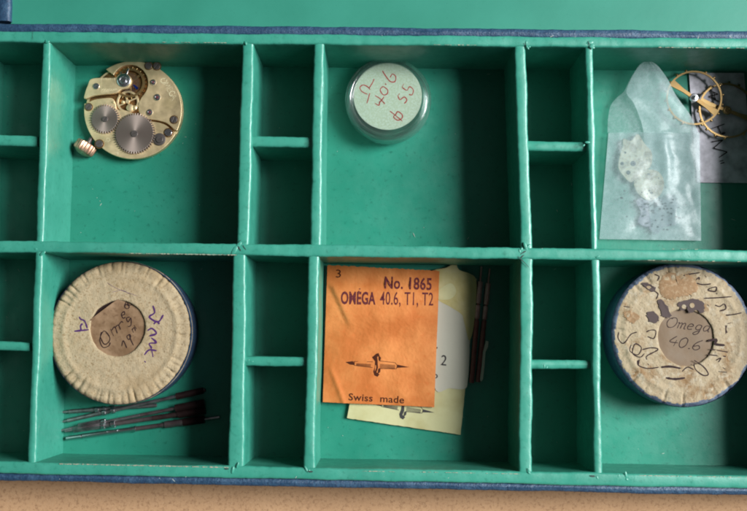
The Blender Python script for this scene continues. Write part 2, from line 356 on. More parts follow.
chips([(640, 475.4), (747, 477)], 0.3, 0.3, 3, D - 0.15)
chips([(130, 253.2), (236, 255.0)], 0.42, 0.05, 4, D - 0.1)
chips([(650, 260.2), (747, 261.7)], 0.28, 0.5, 6, D - 0.1)
chips([(655, 248.8), (700, 249.4)], 0.25, 0.5, 7, D - 0.1)
chips([(140, 42.0), (238, 43.0)], 0.28, 0.45, 8, D - 0.2)
chips([(435, 44.8), (475, 45.2)], 0.35, 0.1, 9, D - 0.2)
chips([(660, 47.4), (747, 48.2)], 0.35, 0.3, 10, D - 0.2)
def lumps(spots, seed):
    rnd = random.Random(seed); bm = bmesh.new()
    for (x, y, r, n, sp) in spots:
        for k in range(max(2, n//3)):
            p = at(x + rnd.uniform(-sp, sp), y + rnd.uniform(-sp, sp)*0.8, D - 0.1)
            m = Matrix.Translation(p) @ Euler((0, 0, rnd.uniform(0, 3))).to_matrix().to_4x4() @ Matrix.Diagonal((rnd.uniform(.8, 2.4), rnd.uniform(.6, 1.1), rnd.uniform(.2, .4), 1))
            bmesh.ops.create_icosphere(bm, subdivisions=2, radius=r * rnd.uniform(0.5, 1.1), matrix=m)
        obj('paint_lump', bm, GREEN, case); bm = bmesh.new()
    bm.free()
lumps([(524, 249, 0.9, 14, 5), (525, 44, 0.7, 10, 5), (589, 44, 0.7, 10, 4), (240, 248, 0.8, 8, 6), (318, 43, 0.6, 6, 5), (246, 43, 0.5, 6, 5),
       (237, 469, 0.8, 7, 5), (310, 472, 0.7, 5, 4), (622, 480, 0.7, 9, 7), (598, 258, 0.6, 6, 3), (585, 144, 0.6, 5, 3), (38, 250, .8, 5, 5),
       (600, 476, .5, 4, 3), (545, 367, .4, 3, 2), (250, 360, .5, 4, 3), (327, 252, .5, 4, 3), (530, 472, .6, 5, 4), (47, 41, .6, 4, 3)], 3)
zj = D + 0.22
for a, b, wd in [((518, 256), (529, 267), .35), ((521, 254), (526, 251), .5), ((238, 246), (241, 251), .45), ((243, 245), (246, 250), .3), ((238, 243), (241, 240), .3),
                 ((521, 258), (524, 255), .4), ((590, 475.5), (595, 476.5), .7), ((308, 471.3), (313, 471.6), .7), ((225, 468.5), (229, 469), .5), ((32.6, 30.5), (32.8, 40), .16), ((524, 43), (527, 46), .3), ((588, 41), (590, 46), .3)]:
    bm = bmesh.new(); A = at(*a, zj); B = at(*b, zj); ribbon(bm, [A.lerp(B, t/4) + Vector((random.uniform(-.1, .1), random.uniform(-.1, .1), 0)) for t in range(5)], wd)
    obj('joint_crack', bm, DARKJ, case, smooth=False)

bm = bmesh.new(); rnd = random.Random(21)
for k in range(150):
    zz = 0.1 if rnd.random() < .75 else D - 0.25
    p = at(rnd.uniform(0, 747), rnd.choice((rnd.uniform(70, 240), rnd.uniform(262, 456))), zz) if zz < 1 else at(rnd.uniform(0, 747), rnd.choice((35 + rnd.uniform(0, 4), rnd.uniform(246, 250), rnd.uniform(476, 480))), zz)
    a = rnd.uniform(0, PI); l = rnd.choice((1, 1, 1, 5)) * rnd.uniform(.10, .24)
    bmesh.ops.create_icosphere(bm, subdivisions=1, radius=1, matrix=Matrix.Translation(p) @ Euler((0, 0, a)).to_matrix().to_4x4() @ Matrix.Diagonal((l, .10, .06, 1)))
o = obj('dust', bm, DUST, org=(0, 0, 0)); o['kind'] = 'stuff'; tag(o, 'pale dust specks and lint on the green floors and edges', 'dust')

# ------------------------------------------------------------------ writing
G = {  # stroke letters in a 1 x 1 box (x right, y up)
 'O': [[(.5,.98),(.15,.8),(.05,.4),(.3,.02),(.7,.08),(.88,.5),(.72,.9),(.45,.95),(.3,.8)]],
 'm': [[(.0,.5),(.1,.55),(.1,.0)],[(.1,.4),(.28,.56),(.36,.45),(.36,0)],[(.36,.4),(.56,.56),(.66,.45),(.66,.05),(.8,.02)]],
 'e': [[(.05,.28),(.45,.35),(.42,.52),(.2,.55),(.06,.3),(.18,.03),(.5,.08)]],
 'g': [[(.5,.5),(.2,.55),(.06,.3),(.2,.08),(.48,.2),(.5,.5),(.46,-.2),(.2,-.4),(.05,-.25),(.5,.05)]],
 'a': [[(.5,.5),(.2,.55),(.05,.28),(.2,.02),(.45,.2),(.5,.5),(.5,.05),(.65,.02)]],
 'u': [[(.05,.52),(.1,.1),(.3,.02),(.45,.2),(.5,.52),(.5,.05),(.62,.03)]],
 's': [[(.45,.5),(.2,.52),(.12,.38),(.4,.2),(.3,.02),(.05,.05)]],
 't': [[(.25,.95),(.22,.15),(.35,.0),(.5,.08)],[(.02,.6),(.5,.62)]],
 'J': [[(.1,.95),(.65,.98)],[(.42,.96),(.42,.2),(.25,-.05),(.02,.12)]],
 'A': [[(.02,.0),(.38,1.0)],[(.38,1.0),(.75,.0)],[(.12,.38),(.68,.36)]],
 'M': [[(.02,0),(.1,1)],[(.1,1),(.4,.2)],[(.4,.2),(.7,1)],[(.7,1),(.8,0)]],
 'E': [[(.6,1),(.05,1)],[(.05,1),(.05,0)],[(.05,0),(.6,0)],[(.05,.5),(.5,.5)]],
 'G': [[(.65,.85),(.35,1),(.05,.6),(.15,.1),(.5,.0),(.7,.3)],[(.45,.42),(.75,.42)]],
 'H': [[(.05,1),(.02,0)],[(.65,1),(.62,0)],[(.02,.5),(.62,.52)]],
 'W': [[(.02,1),(.2,0)],[(.2,0),(.42,.8)],[(.42,.8),(.62,0)],[(.62,0),(.9,1)]],
 'V': [[(.02,1),(.35,0)],[(.35,0),(.7,1)]],
 '"': [[(.1,1),(.08,.75)],[(.28,1),(.26,.75)]],
 '0': [[(.3,1),(.05,.7),(.08,.2),(.3,.0),(.52,.3),(.5,.8),(.28,1)]],
 '1': [[(.1,.75),(.3,1)],[(.3,1),(.25,0)]],
 '4': [[(.35,1),(.02,.4),(.62,.38)],[(.45,.62),(.42,0)]],
 '5': [[(.6,1),(.15,.97)],[(.15,.97),(.12,.58),(.4,.62),(.55,.3),(.3,.0),(.02,.1)]],
 '6': [[(.5,1),(.15,.65),(.05,.2),(.28,.0),(.52,.2),(.38,.45),(.08,.3)]],
 '9': [[(.5,.7),(.3,.98),(.05,.75),(.25,.5),(.5,.7),(.45,.0)]],
 '.': [[(.1,.0),(.16,.05),(.2,.0)]],
 '/': [[(.05,-.1),(.45,1.05)]],
 'n': [[(.05,.55),(.05,0)],[(.05,.35),(.3,.56),(.42,.4),(.42,0)]],
 'p': [[(.05,.55),(.02,-.4)],[(.05,.4),(.3,.56),(.45,.3),(.25,.05),(.05,.15)]],
 '2': [[(.05,.8),(.25,1),(.48,.8),(.3,.35),(.02,.02)],[(.02,.02),(.6,.02)]],
 'S': [[(.55,.88),(.3,1),(.08,.78),(.5,.4),(.4,.05),(.05,.08)]],
 'Z': [[(.02,.08),(.3,.08),(.12,.4),(.1,.75),(.38,.98),(.68,.75),(.66,.4),(.48,.08),(.8,.1)],[(.0,-.18),(.82,-.16)]],   # omega sign
 '$': [[(.55,.82),(.3,.95),(.08,.72),(.5,.4),(.35,.08),(.02,.15)],[(.42,1.15),(.2,-.15)]],
}
ADV = {'m': .85, '.': .3, '1': .42, '"': .45, 'M': .95, 'W': 1.0, 'O': 1.0, 'A': .85, 'Z': .95, '/': .5, ' ': .45, 't': .5, 'H': .85}
def write(bm, s, p0, p1, hgt, surf, wd, slant=0.15, arc=0.0):
    """handwriting from px point p0 to p1 along the baseline; hgt px; surf(px,py) -> world point"""
    tot = sum(ADV.get(c, .68) for c in s); dx, dy = p1[0]-p0[0], p1[1]-p0[1]; L = math.hypot(dx, dy)
    ux, uy = dx/L, dy/L; vx, vy = uy, -ux; k = L / tot; x = 0
    for c in s:
        for st in G.get(c, []):
            pts = cat_rom([(a, b, 0) for a, b in st], 5)
            W = []
            for q in pts:
                X = (x + q.x + slant*q.y) * k; Y = q.y * hgt + arc * L * (1 - (2*X/L-1)**2)
                W.append(surf(p0[0] + ux*X + vx*Y, p0[1] + uy*X + vy*Y))
            ribbon(bm, W, wd)
        x += ADV.get(c, .68)
def strokes(bm, lst, zm, surf, wd):
    """lst: polylines in zoom coords; zm=(ox,oy,scale)"""
    for st in lst:
        pts = cat_rom([(zm[0]+a/zm[2], zm[1]+b/zm[2], 0) for a, b in st], 5)
        ribbon(bm, [surf(q.x, q.y) for q in pts], wd)
def type_text(bm, s, p0, p1, hgt, surf, bold=0.0):
    """printed text by the built-in font, fitted from px p0 to p1 on the baseline"""
    cu = bpy.data.curves.new('t', 'FONT'); cu.body = s; cu.resolution_u = 3; cu.offset = bold; cu.space_character = 1.05
    o = bpy.data.objects.new('t', cu); S.collection.objects.link(o)
    bpy.context.view_layer.update(); dg = bpy.context.evaluated_depsgraph_get()
    me = bpy.data.meshes.new_from_object(o.evaluated_get(dg))
    xs = [v.co.x for v in me.vertices]; x0, x1 = min(xs), max(xs); cap = 0.70
    dx, dy = p1[0]-p0[0], p1[1]-p0[1]; L = math.hypot(dx, dy); ux, uy = dx/L, dy/L; vx, vy = uy, -ux
    vs = []
    for v in me.vertices:
        X = (v.co.x-x0)/(x1-x0)*L; Y = v.co.y/cap*hgt
        vs.append(bm.verts.new(surf(p0[0]+ux*X+vx*Y, p0[1]+uy*X+vy*Y)))
    for p in me.polygons:
        try: bm.faces.new([vs[i] for i in p.vertices])
        except ValueError: pass
    bpy.data.objects.remove(o); bpy.data.curves.remove(cu); bpy.data.meshes.remove(me)
def plane_surf(z): return lambda x, y: at(x, y, z)

# ------------------------------------------------------------------ watch movement
ZO = (60, 50, 4.257)
def m(x, y, z=0): return at(ZO[0] + x/ZO[2], ZO[1] + y/ZO[2], z)
pxmm = lambda z: (D + HC - z) / 904.99           # mm per photo pixel at height z
def zr(r, z): return r / ZO[2] * pxmm(z)         # zoom radius -> mm
mv = thing('watch_movement', 'gilt pocket watch movement with steel wheels and copper winding crown', 'watch movement', m(318, 262, 0))
cm = m(318, 262, 0)
bm = bmesh.new(); R0 = zr(213, 3)
lathe(bm, [(0, 0), (R0*0.97, 0), (R0, 0.3), (R0, 2.0), (R0*0.975, 2.1), (R0*0.975, 2.6), (R0*0.985, 2.7), (R0*0.985, 3.35), (R0*0.975, 3.5), (0, 3.5)], m(322, 266, 0), 96)
obj('main_plate', bm, [GILT], mv)
ZT = 5.0; C0 = (310, 256); RP = 208
def parc(a0, a1, n=30, c=C0, r=RP):      # angles in image degrees (y down)
    return [(c[0] + r*math.cos(math.radians(a0 + (a1-a0)*i/(n-1))), c[1] + r*math.sin(math.radians(a0 + (a1-a0)*i/(n-1)))) for i in range(n)]
def plate(name, pts, z0, z1, mt, parent=mv, bevel=0.18):
    bm = bmesh.new(); prism(bm, [m(x, y, z1).xy for x, y in pts], z0, z1); return obj(name, bm, mt, parent, smooth=False, bevel=bevel)
ang = lambda x, y, c=C0: math.degrees(math.atan2(y - c[1], x - c[0]))
# dark floor in the openings
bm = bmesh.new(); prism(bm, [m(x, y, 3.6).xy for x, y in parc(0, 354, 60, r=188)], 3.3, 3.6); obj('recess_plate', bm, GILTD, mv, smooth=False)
up = parc(ang(195, 82), ang(493, 342), 40) + [q[:2] for q in cat_rom([(487, 340, 0), (455, 312, 0), (415, 300, 0), (380, 295, 0), (352, 286, 0), (336, 262, 0), (334, 232, 0), (345, 205, 0)], 4)] \
     + parc(ang(352, 197, (298, 140)), ang(228, 108, (298, 140)) , 30, (298, 140), 77)
plate('train_bridge', up, 3.2, ZT, GILT)
lo = parc(ang(487, 352), 360 + ang(104, 228) if ang(104, 228) < 0 else ang(104, 228), 40) + [q[:2] for q in cat_rom([(112, 228, 0), (145, 212, 0), (190, 205, 0), (222, 206, 0), (236, 226, 0), (244, 252, 0), (280, 262, 0), (322, 272, 0), (345, 292, 0), (378, 303, 0), (415, 308, 0), (450, 320, 0), (480, 347, 0)], 4)]
plate('barrel_bridge', lo, 3.2, ZT - 0.1, GILT)
# balance wheel with spokes and rim screws
def ring(bm, c, r0, r1, z0, z1, n=64):
    lathe(bm, [(r0, z0), (r1, z0), (r1, z1), (r0, z1), (r0, z0)], c, n)
def spoke(bm, c, a, r0, r1, w0, w1, z0, z1):
    u = Vector((math.cos(a), math.sin(a))); v = Vector((-u.y, u.x)); C = Vector((c[0], c[1]))
    prism(bm, [C+u*r0-v*w0/2, C+u*r1-v*w1/2, C+u*r1+v*w1/2, C+u*r0+v*w0/2], z0, z1)
bc = m(298, 142, 4.2); bm = bmesh.new()
ring(bm, (bc.x, bc.y, 0), zr(56, 4), zr(66, 4), 4.1, 4.8)
for k in range(3): spoke(bm, bc, math.radians(40 + 120*k), 0.5, zr(58, 4), 1.0, 0.8, 4.2, 4.5)
for k in range(22):
    a = 2*PI*k/22; p = Vector((bc.x + zr(68, 4)*math.cos(a), bc.y + zr(68, 4)*math.sin(a), 4.45))
    lathe(bm, [(0, -0.4), (0.28, -0.4), (0.28, 0.4), (0, 0.4)], p, 8, Vector((math.cos(a), math.sin(a), 0)))
obj('balance_wheel', bm, BRASS, mv)
bm = bmesh.new(); hp = []
for k in range(200):
    a = k*0.25; r = 0.8 + 3.4*k/200; hp.append(Vector((bc.x + r*math.cos(a), bc.y + r*math.sin(a), 4.75)))
ribbon(bm, hp, 0.13); obj('hairspring', bm, STEELD, mv, smooth=False)
def gear_pts(c, r, nt_, dep, sharp=False):
    P = []
    for k in range(nt_):
        a = 2*PI*k/nt_; s = 2*PI/nt_
        for f, rr in ((0, r-dep), (.22, r-dep), (.36, r), (.64, r), (.78, r-dep)): P.append((c[0] + rr*math.cos(a+s*f), c[1] + rr*math.sin(a+s*f)))
    return P
# third wheel seen in the opening
wc = m(290, 222, 4.2); bm = bmesh.new(); ring(bm, (wc.x, wc.y, 0), zr(40, 4), zr(49, 4), 4.3, 4.7)
for k in range(4): spoke(bm, wc, math.radians(25 + 90*k), 0.2, zr(42, 4), 0.65, 0.5, 4.32, 4.66)
lathe(bm, [(zr(9, 4), 4.3), (zr(9, 4), 5.2), (0, 5.2)], (wc.x, wc.y, 0), 20)
obj('third_wheel', bm, GILT, mv, bevel=0.05)
# ratchet and crown wheels
def toothed(name, x, y, r, n, z0, z1, screw_r):
    c = m(x, y, z1); bm = bmesh.new(); prism(bm, gear_pts(c, zr(r, z1), n, zr(9, z1)), z0, z1)
    o = obj(name, bm, WHEELM, mv, smooth=False, bevel=0.1)
    return c
rc = toothed('ratchet_wheel', 317, 355, 91, 50, ZT - 0.05, ZT + 0.75, 14)
cc = toothed('crown_wheel', 190, 293, 66, 36, ZT - 0.04, ZT + 0.6, 12)
def screw(x, y, r, z, a, mt=STEEL, name='screw', h=0.45):
    c = m(x, y, z); rr = zr(r, z); bm = bmesh.new()
    lathe(bm, [(rr*1.0, z-0.4), (rr*1.0, z+h*0.35), (0, z+h*0.35)], (c.x, c.y, 0), 28)
    for s in (0, PI):
        g_ = rr*0.13; al = math.asin(g_/rr)
        pts = [Vector((c.x, c.y)) + Vector((rr*0.96*math.cos(t), rr*0.96*math.sin(t))) for t in [a + s + al + (PI-2*al)*i/14 for i in range(15)]]
        prism(bm, pts, z+h*0.3, z+h)
    return obj(name, bm, mt, mv, smooth=False, bevel=0.06)
for (x, y, r, a) in [(377, 68, 16, .3), (412, 70, 16, .9), (485, 297, 16, 1.2), (461, 352, 17, .2), (155, 155, 15, .6), (122, 243, 15, .9), (167, 400, 17, .5)]:
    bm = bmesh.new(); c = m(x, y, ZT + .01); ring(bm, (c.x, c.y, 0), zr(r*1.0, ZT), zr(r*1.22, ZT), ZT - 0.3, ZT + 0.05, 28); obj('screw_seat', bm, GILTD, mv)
    screw(x, y, r*0.95, ZT if x > 170 or y > 200 else ZT, a, STEELD if random.random() < .5 else STEEL)
screw(317, 357, 15, ZT + 0.75, 0.4, STEELD); screw(192, 295, 13, ZT + 0.6, 1.0, STEELD)
c = m(424, 381, ZT); bm = bmesh.new(); lathe(bm, [(zr(27, ZT), ZT - 0.2), (zr(27, ZT), ZT + .45), (zr(24, ZT), ZT + .55), (0, ZT + .55)], (c.x, c.y, 0), 40); obj('click', bm, STEELD, mv)
screw(424, 381, 15, ZT + .55, 0.5, STEELD)
for (x, y, r) in [(397, 138, 13), (414, 202, 15), (382, 266, 14)]:
    c = m(x, y, ZT); rr = zr(r, ZT); bm = bmesh.new()
    lathe(bm, [(rr, ZT), (rr, ZT + .25), (rr*.85, ZT + .5), (rr*.55, ZT + .55), (rr*.4, ZT+.35)], (c.x, c.y, 0), 28)
    s = obj('jewel_setting', bm, STEEL, mv)
    bm = bmesh.new(); lathe(bm, [(rr*.42, ZT + .3), (rr*.3, ZT + .5), (0, ZT + .55)], (c.x, c.y, 0), 20); obj('jewel', bm, RUBY, s)
for (x, y, r) in [(298, 246, 16), (318, 246, 10), (228, 222, 6), (232, 250, 7), (268, 222, 7)]:
    c = m(x, y, ZT); rr = zr(r, ZT); bm = bmesh.new()
    lathe(bm, [(rr, ZT - 1.2), (rr, ZT + .1), (rr*.7, ZT + .3), (0, ZT + .35)], (c.x, c.y, 0), 24); obj('jewel_setting', bm, GILT, mv)
# balance cock, regulator
cockp = [q[:2] for q in cat_rom([(104, 208, 0), (107, 180, 0), (118, 150, 0), (132, 124, 0), (180, 118, 0), (232, 118, 0), (252, 104, 0), (278, 99, 0), (300, 116, 0), (303, 140, 0), (288, 162, 0), (262, 168, 0), (236, 184, 0), (180, 190, 0), (140, 196, 0)], 4, True)]
plate('balance_cock', cockp, 4.6, 6.1, GILT)
screw(155, 155, 14, 6.1, 0.6)
c = m(272, 130, 6.1); bm = bmesh.new(); lathe(bm, [(zr(30, 6), 6.05), (zr(30, 6), 6.4), (zr(26, 6), 6.6), (zr(17, 6), 6.6), (zr(15, 6), 6.45), (0, 6.45)], (c.x, c.y, 0), 36)
for a, l, w_ in ((70, 56, .9), (112, 40, .6)): spoke(bm, c, math.radians(a), 1.2, zr(l, 6), w_, w_*0.8, 6.15, 6.5)
rg = obj('regulator', bm, STEEL, mv, bevel=.05)
screw(270, 130, 12, 6.55, .3)
bm = bmesh.new(); c = m(322, 158, 5.2); lathe(bm, [(0, -1.1), (.55, -1.1), (.55, .3), (.4, .3), (.4, 1.2), (0, 1.2)], c, 16, Vector((-.6, .55, 0))); obj('stud_screw', bm, BLUED, mv)
bm = bmesh.new()
def mz(z): return lambda x, y: at(x, y, z)
def Z2(x, y): return (ZO[0] + x/ZO[2], ZO[1] + y/ZO[2])
write(bm, 'OMEGA', Z2(424, 128), Z2(478, 218), 24/ZO[2], mz(ZT + 0.04), 0.26, 0, 0.05)
for k in range(7): ribbon(bm, [m(178 + 9*k, 128, 6.14), m(178 + 9*k, 120 + 3*(k % 2), 6.14)], 0.16, taper=False)
for k in range(7): ribbon(bm, [m(178 + 9*k, 172 + (k % 3)*2, 6.14), m(186 + 9*k, 165, 6.14)], 0.16, taper=False)
ribbon(bm, [m(176, 124, 6.14), m(176, 180, 6.14)], 0.14); ribbon(bm, [m(176, 181, 6.14), m(244, 168, 6.14)], 0.14)
write(bm, '10', Z2(204, 400), Z2(216, 378), 16/ZO[2], mz(ZT - 0.06), 0.13, 0)
write(bm, '19', Z2(228, 442), Z2(250, 450), 12/ZO[2], mz(ZT - 0.06), 0.12, 0)
obj('engraving', bm, ENGR, mv, smooth=False)
# stem and crown
ax = Vector((-0.62, -0.78, 0.02)).normalized(); c0 = m(140, 368, 2.6); bm = bmesh.new()
cc_ = m(106, 418, 3.4); ax = (cc_ - m(150, 352, 3.0)).normalized()
lathe(bm, [(0, -7), (.9, -7), (.9, -3), (1.2, -3), (1.2, 0), (0, 0)], cc_, 20, ax); obj('winding_stem', bm, STEELD, mv)
bm = bmesh.new(); rk = 4.25
lathe(bm, [(0, -2.6), (2.3, -2.6), (2.6, -2.4), (rk*.93, -2.2), (rk, -1.6), (rk, 1.0), (rk*.92, 1.7)], cc_, 96, ax, ripple=lambda t: 1 + 0.045*math.cos(t*2*PI*22))
lathe(bm, [(rk*.88, 1.6), (rk*.8, 2.1), (rk*.45, 2.9), (0, 3.1)], cc_, 40, ax)
obj('winding_crown', bm, COPPER, mv, sharp=50)

# ------------------------------------------------------------------ clear plastic case
ZG = (330, 40, 4.258)
def gp(x, y, z): return at(ZG[0] + x/ZG[2], ZG[1] + y/ZG[2], z)
HB = 10.5; gtop = gp(247, 250, HB); Rl = 188/ZG[2]*pxmm(HB)
gb = thing('plastic_case', 'round clear plastic case holding a pale disc with red writing', 'plastic case', (gtop.x, gtop.y, 0.2))
bm = bmesh.new(); Rb = Rl*0.93; c = (gtop.x, gtop.y, 0.2)
lathe(bm, [(0, 0), (Rb-.4, 0), (Rb, .4), (Rb, 6.2), (Rb-1.1, 6.2), (Rb-1.1, 1.3), (Rb-1.5, 1.0), (0, 1.0)], c, 96); obj('base', bm, CLEAR, gb)
bm = bmesh.new()
lathe(bm, [(0, 9.3), (Rl-3.6, 9.3), (Rl-3.1, 9.5), (Rl-2.8, 10.0), (Rl-2.3, 10.4), (Rl-1.8, 10.5), (Rl-1.4, 10.3), (Rl-1.1, 10.0), (Rl-.7, 10.1), (Rl-.25, 9.8), (Rl, 9.2), (Rl, 4.4), (Rl-.3, 4.1), (Rl-1.0, 4.2), (Rl-1.0, 8.0), (Rl-1.6, 8.6), (Rl-2.4, 8.8), (0, 8.8)], c, 128); obj('cover', bm, CLEAR, gb)
lc = gp(246, 240, 8.6); bm = bmesh.new(); rl = 149/ZG[2]*pxmm(8.6)
lathe(bm, [(0, 8.25), (rl, 8.25), (rl, 8.6), (0, 8.6)], (lc.x, lc.y, 0), 80); lb = obj('paper_disc', bm, LABELP, gb)
bm = bmesh.new(); sf = plane_surf(8.68)
def ZGp(x, y): return (ZG[0] + x/ZG[2], ZG[1] + y/ZG[2])
Z7 = (340, 50, 7.47)
strokes(bm, [[(205, 332), (165, 312), (148, 282), (172, 262), (205, 275), (226, 298)], [(255, 216), (240, 250), (215, 288)], [(222, 322), (212, 360), (200, 400)],
             [(260, 398), (290, 414), (296, 384)], [(262, 341), (300, 366), (335, 404)], [(290, 400), (318, 366), (328, 350)], [(322, 272), (300, 298), (322, 335), (352, 328), (355, 298), (322, 272)], [(336, 252), (342, 257), (345, 253)],
             [(316, 156), (342, 196), (375, 236), (410, 236), (416, 200), (392, 180), (374, 206)], [(478, 254), (462, 282)], [(464, 280), (500, 302), (520, 275), (548, 300), (538, 336), (515, 332)],
             [(446, 325), (430, 348)], [(434, 346), (448, 372), (480, 352), (500, 376), (480, 400)], [(415, 486), (432, 461), (465, 486), (462, 511), (430, 526), (400, 501), (415, 486)], [(372, 456), (420, 494), (466, 532)]], Z7, sf, 0.46)
obj('handwriting', bm, RED, lb, smooth=False)

# ------------------------------------------------------------------ round card boxes
def card_box(label, c_px, r_px, h, paper, edge, disc, win_c, win_r, seed, writer, crimps, group):
    c = at(*c_px, h); r = r_px * pxmm(h); rnd = random.Random(seed)
    t = thing('round_box', label, 'round box', (c.x, c.y, 0.3), group)
    bm = bmesh.new(); n = 128
    lathe(bm, [(0, 0.3), (r*.985, 0.3), (r*.985, h*0.42), (r*1.0, h*0.43), (r*1.0, h-1.0), (r*.992, h-.35)], (c.x, c.y, 0), n); obj('side_band', bm, TINBLUE, t)
    # paper top with crimped edge and a window hole
    wc_ = at(*win_c, h); wr = win_r * pxmm(h); NR, NT = 46, 360
    ang_c = [((k + rnd.uniform(-.38, .38))/crimps*2*PI) % (2*PI) for k in range(crimps)]; amp_c = [rnd.uniform(0.25, 1.0)**1.3 for _ in ang_c]
    wid_c = [rnd.uniform(0.012, 0.03) for _ in ang_c]; len_c = [rnd.uniform(.78, .88) for _ in ang_c]
    bm = bmesh.new(); rings = []
    for i in range(NR + 1):
        f = i / NR; row = []
        for k in range(NT):
            th = 2*PI*k/NT; d = Vector((math.cos(th), math.sin(th)))
            hole = wc_.xy + d*wr*(1 + 0.03*noise.noise(Vector((d.x*1.5, d.y*1.5, seed))) + 0.02*noise.noise(Vector((d.x*5, d.y*5, seed))))
            outr = r * (1.0 + 0.004*noise.noise(Vector((d.x*4, d.y*4, seed+2))))
            p = hole.lerp(c.xy + d*outr, f); rr = (p - c.xy).length / r; a = math.atan2(p.y-c.y, p.x-c.x) % (2*PI)
            z = h + 0.25*n3(p, 0.12, seed) + 0.12*n3(p, 0.5, seed+1)
            for ac, am, wc2, ln in zip(ang_c, amp_c, wid_c, len_c):
                da = abs((a - ac + PI) % (2*PI) - PI)
                if da < wc2*3 and rr > ln - 0.05:
                    z -= am * 0.75 * math.exp(-(da/wc2)**2) * min(1, max(0, (rr-ln+0.05)/0.12))
            if rr > 0.74: z += 0.35*math.exp(-((rr-0.80)/0.04)**2)
            if rr > 0.93: z -= 1.3*((rr-0.93)/0.07)**2
            if f < 0.04: z -= 0.2*(1-f/0.04)
            row.append(bm.verts.new((p.x, p.y, z)))
        rings.append(row)
    low = [bm.verts.new((v.co.x, v.co.y, h-1.2)) for v in rings[0]]; outl = [bm.verts.new((c.x + (v.co.x-c.x)*1.004, c.y + (v.co.y-c.y)*1.004, h-1.9)) for v in rings[-1]]
    for r0, r1 in zip([low] + rings, rings + [outl]):
        for k in range(NT):
            j = (k+1) % NT; fc = bm.faces.new((r0[k], r0[j], r1[j], r1[k]))
            q = fc.calc_center_median(); rr = (q.xy - c.xy).length / r
            a_ = math.atan2(q.y-c.y, q.x-c.x)
            lim = edge + 0.028*noise.noise(Vector((math.cos(a_)*3, math.sin(a_)*3, seed*2))) + 0.02*noise.noise(Vector((math.cos(a_)*11, math.sin(a_)*11, seed)))
            fc.material_index = 1 if rr > lim else 0
    pp = obj('paper_top', bm, [paper, TINEDGE], t, sharp=80)
    # label disc in the window
    bm = bmesh.new(); rings = []
    for i in range(15):
        f = i/14; rings.append([bm.verts.new((wc_.x + wr*1.05*f*math.cos(2*PI*k/72), wc_.y + wr*1.05*f*math.sin(2*PI*k/72), h - 0.75 + 0.5*n3((wc_.x + wr*f*math.cos(2*PI*k/72), wc_.y + wr*f*math.sin(2*PI*k/72)), 0.10, seed+5))) for k in range(72)] if i else [bm.verts.new((wc_.x, wc_.y, h-0.75))])
    for r0, r1 in zip(rings, rings[1:]):
        for k in range(72):
            j = (k+1) % 72
            bm.faces.new((r0[0], r1[j], r1[k]) if len(r0) == 1 else (r0[k], r0[j], r1[j], r1[k]))
    ds = obj('label_disc', bm, disc, t)
    def surf(px, py):
        p = at(px, py, h); rr = (p.xy - c.xy).length / r
        p.z = h + 0.25*n3(p.xy, 0.12, seed) + 0.12*n3(p.xy, 0.5, seed+1) + (0.35*math.exp(-((rr-0.80)/0.04)**2) if rr > .7 else 0) + 0.06
        return p
    writer(pp, ds, h, surf, seed, wr, wc_)
    return t
ZL = (40, 250, 3.194)
def disc_surf(h, seed):
    def f(px, py):
        p = at(px, py, h - 0.7); p.z = h - 0.75 + 0.5*n3(p.xy, 0.10, seed+5) + 0.07; return p
    return f
